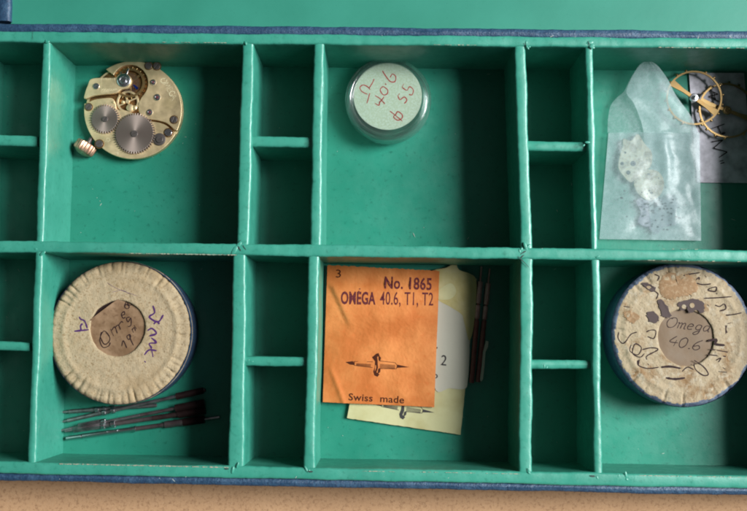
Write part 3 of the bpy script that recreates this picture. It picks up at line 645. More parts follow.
def wl(pp, ds, h, s1, seed, wr, wc_):
    s0 = disc_surf(h, seed); bm = bmesh.new()
    strokes(bm, [[(130, 290), (122, 330), (150, 385), (185, 370), (195, 335), (165, 290), (140, 288), (116, 350), (140, 410), (185, 400), (198, 372)], [(200, 265), (225, 322)], [(210, 278), (235, 250), (255, 302)], [(235, 258), (262, 235), (280, 272)],
                 [(262, 242), (285, 210), (300, 216)], [(352, 172), (326, 182), (340, 212), (360, 178), (362, 235), (340, 250)], [(288, 158), (310, 152), (308, 130), (286, 150), (300, 182), (318, 172)], [(312, 95), (322, 72), (348, 92), (330, 108), (310, 88), (328, 50), (342, 78), (372, 76)],
                 [(290, 402), (302, 358), (330, 416)], [(352, 308), (330, 325), (345, 350), (360, 326), (350, 308), (360, 350), (382, 396)], [(368, 266), (382, 296)], [(372, 272), (388, 255), (396, 282)], [(386, 238), (406, 266)]], (85, 295, 7.86), s0, 0.46)
    obj('handwriting', bm, INK, ds, smooth=False)
    bm = bmesh.new(); strokes(bm, [[(95, 318), (150, 312), (242, 302)], [(145, 170), (160, 195), (200, 215), (228, 290)], [(180, 240), (160, 262), (165, 310)]], (65, 300, 10.2), s1, 0.75); obj('handwriting', bm, PURPLE, pp, smooth=False)
    bm = bmesh.new(); strokes(bm, [[(130, 60), (140, 100), (110, 125), (160, 152), (190, 112)], [(135, 165), (152, 150), (168, 165)], [(100, 202), (125, 190), (150, 218), (110, 232)], [(120, 242), (150, 270), (110, 275), (125, 302)], [(82, 340), (108, 312), (152, 316)], [(120, 296), (132, 352)], [(82, 375), (90, 382)]], (130, 295, 5.68), s1, 0.8)
    obj('handwriting', bm, PURPLE, pp, smooth=False)
    bm = bmesh.new(); strokes(bm, [[(215, 105), (250, 125), (312, 147)], [(232, 135), (262, 128), (285, 140)]], ZL, s1, 0.14); obj('pencil_mark', bm, PURPLE, pp, smooth=False)
    # the label disc has curled up along a chord at the upper left
    me = ds.data; o = ds.location + ds.parent.location
    A = at(90.7, 319.2, h); B = at(115.5, 300.7, h); t = (B - A).xy.normalized(); nrm = Vector((-t.y, t.x))
    if (wc_.xy - A.xy).dot(nrm) > 0: nrm = -nrm
    for v in me.vertices:
        w_ = (v.co + o) / MM; e = (w_.xy - A.xy).dot(nrm)
        if e > -3.5: v.co.z += 0.75 * MM * (min(e + 3.5, 3.5)/3.5)**2
        if e > 0: v.co.x -= nrm.x*e*MM; v.co.y -= nrm.y*e*MM
    bm = bmesh.new(); bm.faces.new([bm.verts.new((q.x, q.y, h-1.15)) for q in circ(wc_, wr*1.02, 48)]); obj('recess_shade', bm, INK, pp, smooth=False)  # dark sheet standing in for the shade in the gap beside the curled disc
card_box('round box with cream crimped paper top and purple writing, left of the two', (120, 332.5), 71.5, 16.0, CREAM, 1.03, DISC1, (117.5, 328), 27.8, 3, wl, 58, 'round paper-topped boxes')
ZR = (600, 250, 3.194)
def wr_(pp, ds, h, s1, seed, wr, wc_):
    s0 = disc_surf(h, seed); L = lambda x, y: (ZR[0] + x/ZR[2], ZR[1] + y/ZR[2])
    bm = bmesh.new(); write(bm, 'Omega', L(206, 245), L(350, 262), 34/ZR[2], s0, 0.34, 0.3); write(bm, '40.6', L(216, 304), L(322, 322), 34/ZR[2], s0, 0.36, 0.2)
    obj('handwriting', bm, INK, ds, smooth=False)
    bm = bmesh.new()
    strokes(bm, [[(60, 262), (58, 282), (75, 298), (98, 270), (118, 262)], [(100, 302), (95, 322), (120, 335), (132, 312), (112, 300), (104, 330), (128, 342), (142, 330)],
                 [(135, 318), (165, 312), (185, 318), (150, 338), (150, 350)], [(120, 352), (122, 368), (152, 378), (188, 374)], [(152, 362), (156, 368)],
                 [(400, 240), (402, 268)], [(148, 262), (160, 256), (178, 258), (172, 282), (152, 276)], [(392, 375), (400, 380)], [(378, 388), (404, 390)],
                 [(262, 388), (280, 374), (300, 382)], [(300, 352), (330, 372), (346, 396), (330, 400), (306, 382), (300, 362)], [(370, 352), (386, 345), (378, 358)]], ZR, s1, 0.5)
    strokes(bm, [[(345, 290), (372, 286), (368, 300), (398, 304)], [(352, 316), (408, 326)], [(345, 334), (402, 340)]], ZR, s1, 0.95)
    strokes(bm, [[(358, 118), (400, 108), (455, 100)], [(430, 140), (448, 128), (446, 142)], [(480, 116), (490, 126)], [(436, 160), (470, 168), (515, 164)], [(512, 188), (545, 182), (540, 206), (500, 200), (512, 188)],
                 [(545, 215), (552, 222)], [(475, 246), (560, 242), (635, 236)], [(496, 280), (506, 290)], [(540, 284), (566, 292), (592, 278), (600, 305), (565, 318)], [(600, 342), (640, 338), (690, 328)], [(610, 390), (632, 384)], [(606, 398), (600, 420), (608, 442)],
                 [(195, 110), (222, 122), (210, 148)], [(185, 200), (215, 220), (205, 250)], [(20, 290), (70, 300)]], (620, 255, 5.677), s1, 0.55)
    strokes(bm, [[(210, 408), (240, 412), (272, 408)], [(195, 374), (225, 372), (258, 378)], [(125, 350), (122, 366)]], ZR, s1, 0.95)
    obj('handwriting', bm, INK, pp, smooth=False); bm = bmesh.new()
    # ink-stained torn patches
    def blot(pts):
        q = cat_rom([(a, b, 0) for a, b in pts], 5, True)
        q = [s1(ZR[0] + (p.x + random.uniform(-3, 3))/ZR[2], ZR[1] + (p.y + random.uniform(-1.5, 1.5))/ZR[2]) for p in q]
        bm.faces.new([bm.verts.new(p + Vector((0, 0, .22))) for p in q])
    blot([(185, 165), (200, 160), (222, 195), (225, 215), (198, 212), (192, 190)]); blot([(148, 205), (165, 195), (185, 212), (182, 232), (158, 228)])
    blot([(132, 108), (148, 104), (162, 112), (178, 122), (168, 134), (150, 124)]); blot([(248, 168), (275, 160), (302, 156), (328, 168), (332, 196), (318, 202), (306, 190), (300, 198), (284, 200), (276, 182), (252, 182)])
    blot([(258, 182), (272, 184), (268, 194), (255, 190)])
    obj('handwriting', bm, INKS, pp, smooth=False)
    bm = bmesh.new()
    for (x, y, rr) in ((267, 181, 7), (293, 177, 8)):
        p = s1(ZR[0] + x/ZR[2], ZR[1] + y/ZR[2]); bm.faces.new([bm.verts.new((q.x, q.y, p.z + 0.34)) for q in circ(p, rr/ZR[2]*0.39, 14)])
    obj('bare_spot', bm, CREAM2, pp, smooth=False)
    rn = random.Random(12)
    for pts, mt in (([(235, 130), (290, 95), (345, 140), (380, 108), (430, 150), (445, 185), (410, 225), (350, 232), (300, 250), (245, 240), (222, 190)], STAINB), ([(20, 330), (70, 320), (110, 350), (80, 385), (40, 372)], STAINB)):
        q = cat_rom([(a, b, 0) for a, b in pts], 8, True)
        W = [s1(620 + (p.x + rn.uniform(-7, 7))/5.677, 255 + (p.y + rn.uniform(-7, 7))/5.677) for p in q]; c_ = sum(W, Vector())/len(W)
        c_ = s1(620 + sum(p.x for p in q)/len(q)/5.677, 255 + sum(p.y for p in q)/len(q)/5.677)
        bm = bmesh.new(); R2 = [[bm.verts.new(Vector((c_.x + (w_.x-c_.x)*f, c_.y + (w_.y-c_.y)*f, c_.z + (w_.z-c_.z)*f + (.10 if f < 1 else .0)))) for w_ in W] for f in (.35, .7, .97, 1)]; cv = bm.verts.new(c_ + Vector((0, 0, .1)))
        for k in range(len(W)): bm.faces.new((cv, R2[0][k], R2[0][(k+1) % len(W)]))
        for r0, r1 in zip(R2, R2[1:]):
            for k in range(len(W)): bm.faces.new((r0[k], r1[k], r1[(k+1) % len(W)], r0[(k+1) % len(W)]))
        obj('stain', bm, mt, pp)
card_box('round box with brown stained torn paper top and black scribbles, right of the two', (683, 334.5), 71.5, 16.0, CREAM2, 0.945, DISC2, (686, 337.5), 28.0, 8, wr_, 24, 'round paper-topped boxes')

# ------------------------------------------------------------------ paper packets
def sheet(name, quad, z, th, mats, parent=None, hfun=None, nx=40, ny=48, jag=(0, 0, 0, 0), org=None, facemat=None):
    """quad: TL,TR,BR,BL px; jag: edge jitter in mm for top,right,bottom,left"""
    zf = z if callable(z) else (lambda u, v: z)
    TL, TR, BR, BL = [Vector((q[0], q[1], 0)) for q in quad]
    bm = bmesh.new(); T = []; B = []
    for j in range(ny+1):
        v = j/ny; rt = []; rb = []
        for i in range(nx+1):
            u = i/nx; q = TL.lerp(TR, u).lerp(BL.lerp(BR, u), v); zz = zf(u, v); p = at(q.x, q.y, zz)
            if j == 0: p.y += random.uniform(-1, 1)*jag[0]
            if j == ny: p.y += random.uniform(-1, 1)*jag[2]
            if i == 0: p.x += random.uniform(-1, 1)*jag[3]
            if i == nx: p.x += random.uniform(-1, 1)*jag[1]
            dz = hfun(u, v) if hfun else 0
            rt.append(bm.verts.new((p.x, p.y, p.z + dz))); rb.append(bm.verts.new((p.x, p.y, p.z + dz*0.6 - th)))
        T.append(rt); B.append(rb)
    for j in range(ny):
        for i in range(nx):
            f = bm.faces.new((T[j][i], T[j+1][i], T[j+1][i+1], T[j][i+1]))
            if facemat: f.material_index = facemat((i+.5)/nx, (j+.5)/ny)
            bm.faces.new((B[j][i], B[j][i+1], B[j+1][i+1], B[j+1][i]))
    for i in range(nx):
        bm.faces.new((T[0][i], T[0][i+1], B[0][i+1], B[0][i])); bm.faces.new((T[ny][i], B[ny][i], B[ny][i+1], T[ny][i+1]))
    for j in range(ny):
        bm.faces.new((T[j][0], B[j][0], B[j+1][0], T[j+1][0])); bm.faces.new((T[j][nx], T[j+1][nx], B[j+1][nx], B[j][nx]))
    return obj(name, bm, mats, parent, org=org, sharp=70)
def inv_bilinear(quad, x, y):
    TL, TR, BR, BL = [Vector((q[0], q[1])) for q in quad]; u = v = 0.5
    for _ in range(8):
        p = TL.lerp(TR, u).lerp(BL.lerp(BR, u), v); e = Vector((x, y)) - p
        du = (TR-TL).lerp(BR-BL, v); dvv = BL.lerp(BR, u) - TL.lerp(TR, u)
        det = du.x*dvv.y - du.y*dvv.x; u += (e.x*dvv.y - e.y*dvv.x)/det; v += (du.x*e.y - du.y*e.x)/det
    return u, v
def staff_drawing(bm, c, sx_, surf, ang_=0.0):
    """printed balance staff seen from the side, c = px centre, sx_ = half length px"""
    ca, sa = math.cos(ang_), math.sin(ang_)
    def P(x, y): return surf(c[0] + sx_*(x*ca - y*sa), c[1] + sx_*(x*sa + y*ca))
    def ln(pts, w_=0.22): ribbon(bm, [P(*q) for q in pts], w_, taper=False)
    def fill(pts): bm.faces.new([bm.verts.new(P(*q)) for q in pts])
    fill([(-1.0, -.03), (-.78, -.07), (-.72, -.02), (-.72, .05), (-.86, .04)])
    ln([(-.75, -.06), (-.15, -.08)]); ln([(-.72, .06), (-.15, .10)]); ln([(-.72, -.06), (-.72, .06)])
    for k in range(6): ln([(-.66, .0 + k*.014), (-.2, .0 + k*.018)], 0.13)
    fill([(-.18, -.22), (-.05, -.34), (.02, -.36), (.05, -.28), (-.02, -.24), (.0, -.1), (.02, .1), (-.02, .24), (.08, .3), (.02, .38), (-.08, .34), (-.12, .22), (-.08, .08), (-.08, -.1)])
    fill([(.02, -.3), (.10, -.22), (.08, -.12), (.03, -.14)]); fill([(.02, .3), (.10, .22), (.1, .1), (.03, .14)])
    ln([(.05, -.12), (.55, -.09)]); ln([(.05, .12), (.6, .1)]); ln([(.55, -.09), (.62, .0), (.6, .1)])
    for k in range(7): ln([(.08, -.02 + k*.022), (.55, -.01 + k*.02)], 0.14)
    fill([(.62, -.03), (1.0, .03), (.62, .07)])
# yellow packet underneath
QY = [(374, 268), (476.5, 279), (460.5, 434.5), (347, 418)]
yz = 1.6
def yh(u, v): return 0.5*math.sin(PI*u)*math.sin(PI*v) + 0.35*noise.noise(Vector((u*3, v*4, 2.2))) + (0.7*max(0, 0.12-v)/0.12)
yb = at(412, 350, 0)
yp = thing('paper_packet', 'pale yellow paper packet lying partly under the orange packet', 'packet', (yb.x, yb.y, 0.3), 'small printed paper packets')
sheet('envelope', QY, yz, 0.9, [YELLOW], yp, yh, jag=(.25, .05, .08, .05))
def sy(off=0.09):
    def f(x, y):
        u, v = inv_bilinear(QY, x, y); p = at(x, y, yz); p.z += yh(min(max(u, 0), 1), min(max(v, 0), 1)) + off; return p
    return f
def patch(name, pts, surf, mt, parent, th=0.12):
    """flat piece of paper following a surface: fan of rings"""
    q = cat_rom([(a, b, 0) for a, b in pts], 6, True); cx = sum(p.x for p in q)/len(q); cy = sum(p.y for p in q)/len(q)
    bm = bmesh.new(); n = len(q); rings = []
    for i in range(1, 9): rings.append([bm.verts.new(surf(cx + (p.x-cx)*i/8, cy + (p.y-cy)*i/8)) for p in q])
    rings.append([bm.verts.new(v.co - Vector((0, 0, th))) for v in rings[-1]])
    c = bm.verts.new(surf(cx, cy))
    for k in range(n): bm.faces.new((c, rings[0][k], rings[0][(k+1) % n]))
    for r0, r1 in zip(rings, rings[1:]):
        for k in range(n): bm.faces.new((r0[k], r1[k], r1[(k+1) % n], r0[(k+1) % n]))
    return obj(name, bm, mt, parent)
patch('flap', [(432, 272), (446, 268), (455, 263.5), (459, 270), (470, 274), (475.8, 280), (476, 300), (473, 330), (468.5, 340), (464, 318), (452, 308), (438, 300), (432, 290)], sy(0.35), OLIVE, yp)
patch('inner_slip', [(434, 303), (450, 304), (462, 308), (468.5, 322), (469.5, 350), (468, 378), (465, 388.5), (450, 388), (434, 385)], sy(0.28), WHITEP, yp)
patch('inner_slip', [(437, 292), (446, 285), (452, 284), (456, 292), (450, 299), (437, 299)], sy(0.48), YELLOW, yp)
bm = bmesh.new(); s_ = sy(0.42); type_text(bm, '2', (440.5, 365), (446, 365.6), 10.5, s_); type_text(bm, 'o', (432, 378), (437.5, 378.5), 7, s_); type_text(bm, "'", (436, 352), (437.4, 352), 5, s_)
obj('print', bm, GREYINK, yp, smooth=False)
bm = bmesh.new(); s_ = sy(0.12); staff_drawing(bm, (404, 407.5), 31, s_, 0.13); obj('printed_staff', bm, GREYINK, yp, smooth=False)
# orange packet on top
QO = [(327.4, 265), (439.4, 270.8), (434.2, 407.0), (322.8, 402.0)]
def oz(u, v): return 3.4
def oh(u, v):
    z = 1.0*math.sin(PI*u)**0.7*math.sin(PI*v)**0.7 + 0.55*noise.noise(Vector((u*2.5, v*3, 5.2))) + 0.22*noise.noise(Vector((u*8, v*9, 1.2)))
    # fold of the flap beneath shows as a diagonal step
    d = (u - 0.02) - (v - 0.13)*0.62
    if v > 0.12 and v < 0.5: z += 0.95/(1 + math.exp(-d*110)) * min(1, (v-.12)/.05) * min(1, (0.5-v)/.15)
    z -= 0.6*math.exp(-((u-.88)**2 + (v-.55)**2)/.004)*-0.5
    z += 0.45*math.exp(-((u - .12 - (v-.86)*0.5)/.025)**2)*max(0, min(1, (v-.72)/.1))
    return z
ob = at(381, 334, 0)
op = thing('paper_packet', 'orange paper packet printed with a balance staff and stamped numbers', 'packet', (ob.x, ob.y, 1.5), 'small printed paper packets')
sheet('envelope', QO, oz, 1.1, [ORANGE], op, oh, 90, 110, jag=(.22, .03, .05, .03))
def so(x, y, off=0.07):
    u, v = inv_bilinear(QO, x, y); p = at(x, y, oz(u, v)); p.z += oh(min(max(u, 0.001), .999), min(max(v, 0.001), .999)) + off; return p
bm = bmesh.new(); type_text(bm, 'No. 1865', (384.5, 288.3), (431.5, 290.0), 11.8, so, 0.022); type_text(bm, 'OMÉGA', (341, 303.8), (375.5, 304.4), 12, so, 0.03)
type_text(bm, '40.6, T1, T2', (380, 304.6), (433, 305.6), 13, so, 0.005); obj('stamped_text', bm, STAMP, op, smooth=False)
bm = bmesh.new(); type_text(bm, '3', (336, 277.5), (341, 277.5), 8, so); obj('printed_number', bm, PRINT, op, smooth=False)
bm = bmesh.new(); type_text(bm, 'Swiss  made', (348.5, 400.0), (404, 403.2), 7.0, so, 0.012)
obj('printed_text', bm, PRINT, op, smooth=False)
bm = bmesh.new(); staff_drawing(bm, (377.5, 364.5), 32, so, 0.05); obj('printed_staff', bm, PRINT, op, smooth=False)

# ------------------------------------------------------------------ winding stems
def stem(label, pts, prof, z=1.2, k=1.0, zs=None, drop=0):
    """pts: start px, end px; prof: (start, end, radius, material) fractions"""
    a = at(*pts[0], z); b = at(*pts[1], (zs if zs is not None else z)); d = b - a; L = d.length
    t = thing('winding_stem', label, 'winding stem', (a + b)/2 * 1.0, 'loose winding stems')
    for s0, s1, r, mt, nm in prof:
        bm = bmesh.new(); e = min(0.12, r*0.3)
        if nm == 'thread':
            pr = [(0, s0*L), (r*.9, s0*L)]; nn = int((s1-s0)*L/0.28)
            for q in range(nn): pr += [(r*.86, (s0 + (s1-s0)*(q+.25)/nn)*L), (r, (s0 + (s1-s0)*(q+.75)/nn)*L)]
            pr += [(0, s1*L)]
        else: pr = [(0, s0*L), (r-e, s0*L), (r, s0*L + e), (r, s1*L - e), (r-e, s1*L), (0, s1*L)]
        pr = [(r_*1.12, h_) for r_, h_ in pr]; lathe(bm, pr, a, 4 if nm == 'square' else 16, d, ripple=None); obj(nm, bm, mt, t, sharp=40)
    return t
def prof_long(c1): return [(0, .10, .45, STEMM, 'pivot'), (.10, .30, .75, STEMM, 'shaft'), (.30, .325, 1.15, STEEL, 'collar'), (.325, .37, .7, STEMM, 'shaft'), (.37, .395, 1.15, STEEL, 'collar'),
                           (.395, .70, .70, c1, 'shaft'), (.70, 1.0, 1.15, RUSTM, 'thread')]
ZS = (50, 370, 3.93)
q = lambda x, y: (ZS[0] + x/ZS[2], ZS[1] + y/ZS[2])
stem('thin steel stem highest of the five, its far end under the round box', (q(36, 166), q(420, 138)), [(0, .1, .45, STEMM, 'pivot'), (.1, .37, .75, STEMM, 'shaft'), (.37, .41, 1.1, STEEL, 'collar'), (.41, .45, .7, STEMM, 'shaft'), (.45, .48, 1.1, STEEL, 'collar'), (.48, .54, .7, STEMM, 'shaft'), (.54, .57, 1.1, STEEL, 'collar'), (.57, 1, .7, STEMM, 'shaft')], 1.3)
stem('long stem lying aslant, its dark red end pointing highest to the right', (q(34, 206), q(612, 78)), [(0, .06, .4, STEMM, 'pivot'), (.06, .30, .7, STEMM, 'shaft'), (.30, .325, 1.05, STEEL, 'collar'), (.325, .36, .7, STEMM, 'shaft'), (.36, .385, 1.1, STEEL, 'collar'), (.385, .80, .65, STEMM, 'shaft'), (.80, .985, 1.25, RUSTM, 'thread'), (.985, 1, .7, RUSTM, 'tip')], 1.3, zs=4.2)
stem('stem with broad square steel end second from the bottom of the pile', (q(30, 240), q(608, 128)), [(0, .08, .45, STEMM, 'pivot'), (.08, .14, .6, STEMM, 'shaft'), (.14, .30, 1.25, STEMM, 'square'), (.30, .33, 1.3, STEEL, 'collar'), (.33, .56, .6, STEMM, 'shaft'), (.56, .80, .62, MAUVE, 'shaft'), (.80, 1, 1.4, RUSTM, 'thread')], 2.4, zs=3.4)
stem('stem with twin bright collars lying between the square ended and lowest stems', (q(58, 240), q(612, 158)), [(0, .06, .45, STEMM, 'pivot'), (.06, .26, 1.0, STEMM, 'square'), (.26, .285, 1.3, STEEL, 'collar'), (.285, .33, .75, STEMM, 'shaft'), (.33, .36, 1.35, STEEL, 'collar'), (.36, .62, .8, MAUVE, 'shaft'), (.62, .80, .9, RUSTM, 'shaft'), (.80, 1, 1.4, RUSTM, 'thread')], 3.2, zs=2.4)
stem('lowest and longest stem of the pile with a thin pale right tip', (q(64, 268), q(668, 185)), [(0, .10, .75, STEEL, 'shaft'), (.105, .44, .85, STEEL, 'shaft'), (.44, .455, 1.1, STEEL, 'collar'), (.455, .64, .8, MAUVE, 'shaft'), (.64, .76, 1.25, MAUVE, 'sleeve'), (.76, .90, 1.45, RUSTM, 'thread'), (.90, 1, .55, STEMM, 'pivot')], 1.4)
pv = [(0, .13, .35, VMAUVE, 'pivot'), (.13, .32, .95, VMAUVE, 'shaft'), (.32, .335, .6, VRED, 'shaft'), (.335, .45, .9, VMAUVE, 'shaft'), (.45, .465, .6, VRED, 'shaft'), (.465, 1, .95, VRED, 'thread')]
stem('upright reddish brown stem nearer the yellow packet of the two', ((481.5, 266.5), (471.5, 383)), pv, 1.6)
stem('upright reddish brown stem next to a white paper curl', ((489.8, 268.5), (477.8, 382)), pv, 1.6)
bm = bmesh.new()
cp = [(486, 340.5), (488.5, 341.5), (488, 347), (485.5, 352), (484.5, 366), (483, 379), (481.5, 381.5), (480, 380), (481.8, 366), (483, 352)]
prism(bm, [at(x, y, 2.6).xy for x, y in cp], 2.2, 2.6); ce = at(484, 360, 2.2)
tag(obj('paper_scrap', bm, WHITEP, org=(ce.x, ce.y, 2.2), smooth=False), 'narrow curled white paper scrap beside the two upright stems', 'paper scrap')

# ------------------------------------------------------------------ card, balance wheels
QC = [(689, 73), (744, 73), (753, 183), (697, 182.5)]
cz = 0.9
cbs = at(722, 128, 0)
cd = sheet('note_card', QC, cz, 0.35, [MAUVEP], None, lambda u, v: 0.3*noise.noise(Vector((u*2, v*2, 8))), 20, 30, org=(cbs.x, cbs.y, 0.5))
tag(cd, 'greyish white card with black handwriting beneath two brass wheels', 'card')
bm = bmesh.new(); ZC = (657, 50, 3.644); sc_ = plane_surf(cz + 0.38)
strokes(bm, [[(196, 288), (246, 270)], [(212, 318), (250, 302)], [(222, 278), (234, 308)], [(200, 335), (240, 328)], [(240, 328), (206, 358)], [(206, 358), (256, 372)], [(256, 372), (226, 392)], [(228, 406), (242, 402)], [(231, 414), (246, 410)],
             [(236, 304), (246, 300)]], ZC, sc_, 0.8)
strokes(bm, [[(160, 165), (215, 195)], [(215, 195), (165, 206)], [(165, 206), (225, 238)], [(190, 180), (200, 225)]], (680, 60, 5.67), sc_, 0.8)
obj('handwriting', bm, INK, cd, smooth=False)
def balance(label, cpx, rpx, z, rot, arms, hub_mat, tilt):
    c = at(*cpx, z); r = rpx * pxmm(z)
    t = thing('balance_wheel', label, 'balance wheel', (c.x, c.y, z), 'loose brass balance wheels')
    bm = bmesh.new(); ring(bm, (c.x, c.y, z), r*0.94, r, -0.3, 0.3, 72); obj('rim', bm, BRASS, t)
    for a in arms:
        bm = bmesh.new(); u = Vector((math.cos(a), math.sin(a))); v = Vector((-u.y, u.x)); C_ = c.xy
        prism(bm, [C_ + u*0.3 - v*.7, C_ + u*r*.5 - v*.8, C_ + u*r*.95 - v*1.5, C_ + u*r*.95 + v*1.5, C_ + u*r*.5 + v*.8, C_ + u*0.3 + v*.7], z - 0.22, z + 0.22)
        obj('arm', bm, BRASS, t, smooth=False, bevel=.08)
    for k in range(18):
        if k % 9 in (4,): continue
        a = rot + 2*PI*k/18; d = Vector((math.cos(a), math.sin(a), 0)); bm = bmesh.new()
        lathe(bm, [(0, -0.1), (.32, -0.1), (.32, .2), (.55, .2), (.55, .75), (.45, .9), (0, .9)], Vector((c.x, c.y, z)) + d*r*0.99, 14, d); obj('rim_screw', bm, BRASS, t)
    bm = bmesh.new(); lathe(bm, [(0, -1.2), (.5, -1.0), (.5, -.4), (1.5, -.35), (1.9, 0.1), (1.6, 0.45), (.9, 0.5), (.8, 1.0), (.35, 1.1), (.3, 2.2), (0, 2.4)], Vector((c.x, c.y, z)), 28); obj('staff', bm, hub_mat, t)
    e = Euler(tilt); t.rotation_euler = e
    return t
balance('brass balance wheel with bright steel hub, nearer the glassine envelope', (694, 98), 28.0, 3.8, 0.1, (-0.62, 2.52), STEEL, (0.04, -0.05, 0))
balance('brass balance wheel lying further right, cut by the photo edge', (727, 110.5), 29.0, 2.6, 0.4, (-0.35, 2.8), BRASS, (-0.05, 0.03, 0))

# ------------------------------------------------------------------ glassine envelope and its contents
ZE = (590, 50, 2.554)
E_ = lambda x, y: (ZE[0] + x/ZE[2], ZE[1] + y/ZE[2])
QE = [E_(47, 212), E_(280, 212), E_(284, 487), E_(24, 483)]
def ez(u, v): return 3.2 - 0.6*v
def crumple(u, v):
    e = min(u, 1-u, v*1.2 + 0.1, 1-v); k = min(1, max(0, e*8))
    return k*(0.8*noise.noise(Vector((u*3.1, v*3.6, 4.4))) + 0.45*abs(noise.noise(Vector((u*6, v*7, 9.1)))) + 0.9*math.exp(-((u-.36)**2 + (v-.45)**2)/.06) + 1.7*math.exp(-((u - .60 - .12*v)/.085)**2)*math.exp(-((v-.22)/.26)**2) + 1.0*math.exp(-((u - .80 + .1*v)/.05)**2)*math.exp(-((v-.75)/.12)**2)) \
           - 0.5*math.exp(-((u-.93-(v-.62)*.3)/.03)**2)*math.exp(-((v-.62)/.12)**2)
eb = at(650, 185, 0)
env = thing('glassine_envelope', 'translucent glassine envelope with open pointed flap and white bits inside', 'envelope', (eb.x, eb.y, 0.4))
def open_sheet(name, quad, zf, hf, mt, parent, nx=50, ny=60):
    TL, TR, BR, BL = [Vector((a[0], a[1], 0)) for a in quad]; bm = bmesh.new(); T = []
    for j in range(ny+1):
        v = j/ny; T.append([])
        for i in range(nx+1):
            u = i/nx; p2 = TL.lerp(TR, u).lerp(BL.lerp(BR, u), v); p = at(p2.x, p2.y, zf(u, v)); p.z += hf(u, v); T[-1].append(bm.verts.new(p))
    for j in range(ny):
        for i in range(nx): bm.faces.new((T[j][i], T[j+1][i], T[j+1][i+1], T[j][i+1]))
    return obj(name, bm, mt, parent)
open_sheet('front_sheet', QE, ez, crumple, GLASSINE, env)
open_sheet('back_sheet', QE, lambda u, v: 0.5, lambda u, v: 0.1*noise.noise(Vector((u*4, v*4, 1))), GLASSINE, env)
# flap
F_ = lambda x, y: (600 + x/5.676, 60 + y/5.676, 0)
left = cat_rom([F_(*a) for a in [(43, 412), (46, 330), (60, 262), (92, 218), (135, 180), (160, 130), (185, 85), (210, 45), (235, 16), (255, 5), (264, 3)]], 6)
right = cat_rom([F_(*a) for a in [(558, 414), (536, 358), (500, 292), (455, 235), (420, 180), (390, 118), (362, 76), (338, 44), (312, 18), (288, 6), (266, 3)]], 6)
bm = bmesh.new(); rows = []; nn = len(left)
for i in range(nn):
    row = []; v = i/(nn-1)
    for k in range(25):
        u = k/24; p2 = left[i].lerp(right[i], u)
        zz = 2.2 + 9.0*v**1.6 + 0.8*math.sin(PI*u)*(1-v) + 0.5*noise.noise(Vector((u*3, v*4, 3.3))) - (0.22-u)*6*(1-v)*(1 if u < .22 else 0)*0.3
        row.append(bm.verts.new(at(p2.x, p2.y, max(0.5, zz))))
    rows.append(row)
for r0, r1 in zip(rows, rows[1:]):
    for k in range(24): bm.faces.new((r0[k], r0[k+1], r1[k+1], r1[k]))
obj('flap', bm, GLASSFLAP, env)
def flapz(x, y, off):
    v = min(1, max(0, (412 - y)/409)); return at(600 + x/5.676, 60 + y/5.676, 2.2 + 9.0*v**1.6 + 1.0*(1-v) + off)
bm = bmesh.new(); rows = []
la = cat_rom([(248, 412, 0), (236, 360, 0), (215, 300, 0), (188, 240, 0), (150, 185, 0), (175, 110, 0), (212, 48, 0), (240, 16, 0), (262, 4, 0)], 6)
ra = cat_rom([(556, 412, 0), (532, 356, 0), (492, 286, 0), (450, 232, 0), (418, 182, 0), (385, 112, 0), (340, 48, 0), (300, 14, 0), (268, 4, 0)], 6)
for a, b in zip(la, ra):
    rows.append([bm.verts.new(flapz(a.x + (b.x-a.x)*k/16, a.y + (b.y-a.y)*k/16, 0.5 + 0.4*noise.noise(Vector((k*0.3, a.y*0.01, 1))))) for k in range(17)])
for r0, r1 in zip(rows, rows[1:]):
    for k in range(16): bm.faces.new((r0[k], r0[k+1], r1[k+1], r1[k]))
obj('flap_fold', bm, GLASSFLAP, env)
open_sheet('side_fold', [(643.5, 133), QE[1], QE[2], (652, 240)], lambda u, v: 2.3 - .5*v, lambda u, v: 0.3*noise.noise(Vector((u*3, v*4, 7))), GLASSINE, env, 20, 40)
# folded seam lines of the envelope
bm = bmesh.new()
for a, b in (((50, 212), (280, 212)),):
    A, B = E_(*a), E_(*b); ribbon(bm, [at(A[0] + (B[0]-A[0])*t/20, A[1] + (B[1]-A[1])*t/20, 3.3 + 0.0*t) + Vector((0, 0, crumple(t/20, 0.0) + .08)) for t in range(21)], 0.35, taper=False)
obj('seam', bm, GLASSINE, env, smooth=False)
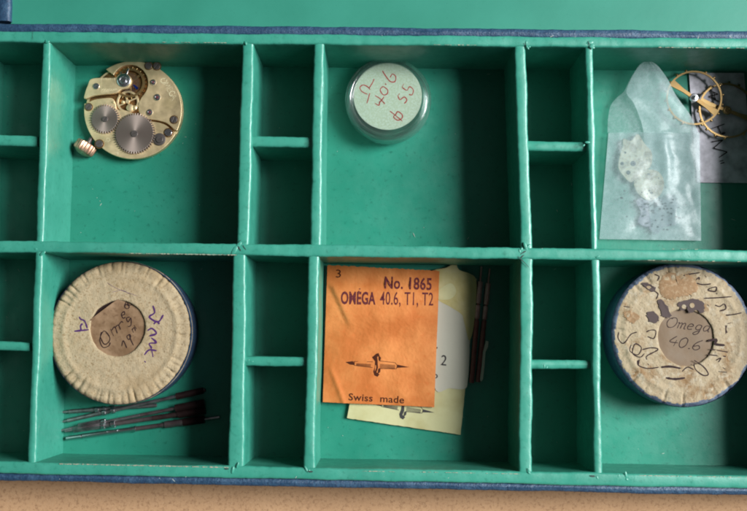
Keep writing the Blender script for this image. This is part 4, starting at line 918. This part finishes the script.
# contents
FRAGG = mat('grey_lavender_enamel', (0.15, 0.145, 0.19), 0.5, var=[(500, (0.07, 0.07, 0.11), 0.45, 0.6)])
def blob(name, pts, z0, z1, mt, label, cat, holes=()):
    P = [at(*E_(x, y), z1) for x, y in cat_rom([(a, b) + (0,) for a, b in pts], 4, True) and [(v.x, v.y) for v in cat_rom([(a, b, 0) for a, b in pts], 4, True)]]
    c = sum((p for p in P), Vector())/len(P); bm = bmesh.new(); prism(bm, [p.xy for p in P], z0, z1)
    o = obj(name, bm, mt, org=(c.x, c.y, z0), smooth=False, bevel=.15); tag(o, label, cat)
    if holes:
        bm = bmesh.new()
        for x, y, r in holes:
            p = at(*E_(x, y), z1 + .06); bm.faces.new([bm.verts.new((w_.x, w_.y, z1 + .06)) for w_ in circ(p, r/ZE[2]*pxmm(2), 16)])
        obj('hole', bm, SPECK, o, smooth=False)
    return o
blob('dial_fragment', [(85, 226), (105, 232), (122, 214), (140, 240), (158, 262), (155, 298), (130, 312), (106, 338), (84, 320), (72, 298), (78, 262), (84, 245)], 0.8, 2.6, ENAMEL, 'angular cream fragment with dark holes inside the glassine envelope', 'fragment', [(82, 290, 4.5), (110, 290, 7), (98, 313, 5.5), (90, 262, 3)])
blob('round_fragment', [(150, 305), (176, 312), (190, 340), (178, 372), (150, 384), (122, 366), (112, 338), (126, 314)], 0.8, 2.2, ENAMEL, 'rounded whitish fragment inside the envelope below the holed one', 'fragment')
blob('powdery_fragment', [(118, 385), (150, 372), (172, 384), (205, 368), (226, 392), (214, 425), (222, 446), (190, 452), (172, 470), (150, 456), (122, 440), (130, 415)], 0.8, 1.7, FRAGG, 'greyish lavender fragment inside the envelope, lowest of the three', 'fragment')
bm = bmesh.new(); rnd = random.Random(5)
for k in range(230):
    a = rnd.uniform(0, 2*PI); rr = rnd.gauss(0, 44); x, y = 165 + rr*math.cos(a)*1.1, 395 + rr*math.sin(a)*1.2
    if not (60 < x < 265 and 240 < y < 472): continue
    p = at(*E_(x, y), rnd.uniform(1.6, 2.3)); s = rnd.uniform(.12, .5)
    bmesh.ops.create_icosphere(bm, subdivisions=1, radius=s, matrix=Matrix.Translation(p) @ Matrix.Diagonal((rnd.uniform(.5, 2), 1, .5, 1)))
o = obj('metal_crumbs', bm, SPECK, org=(at(*E_(158, 405), 1.6)), smooth=False); o['kind'] = 'stuff'; tag(o, 'dark metal crumbs scattered inside the glassine envelope', 'crumbs')
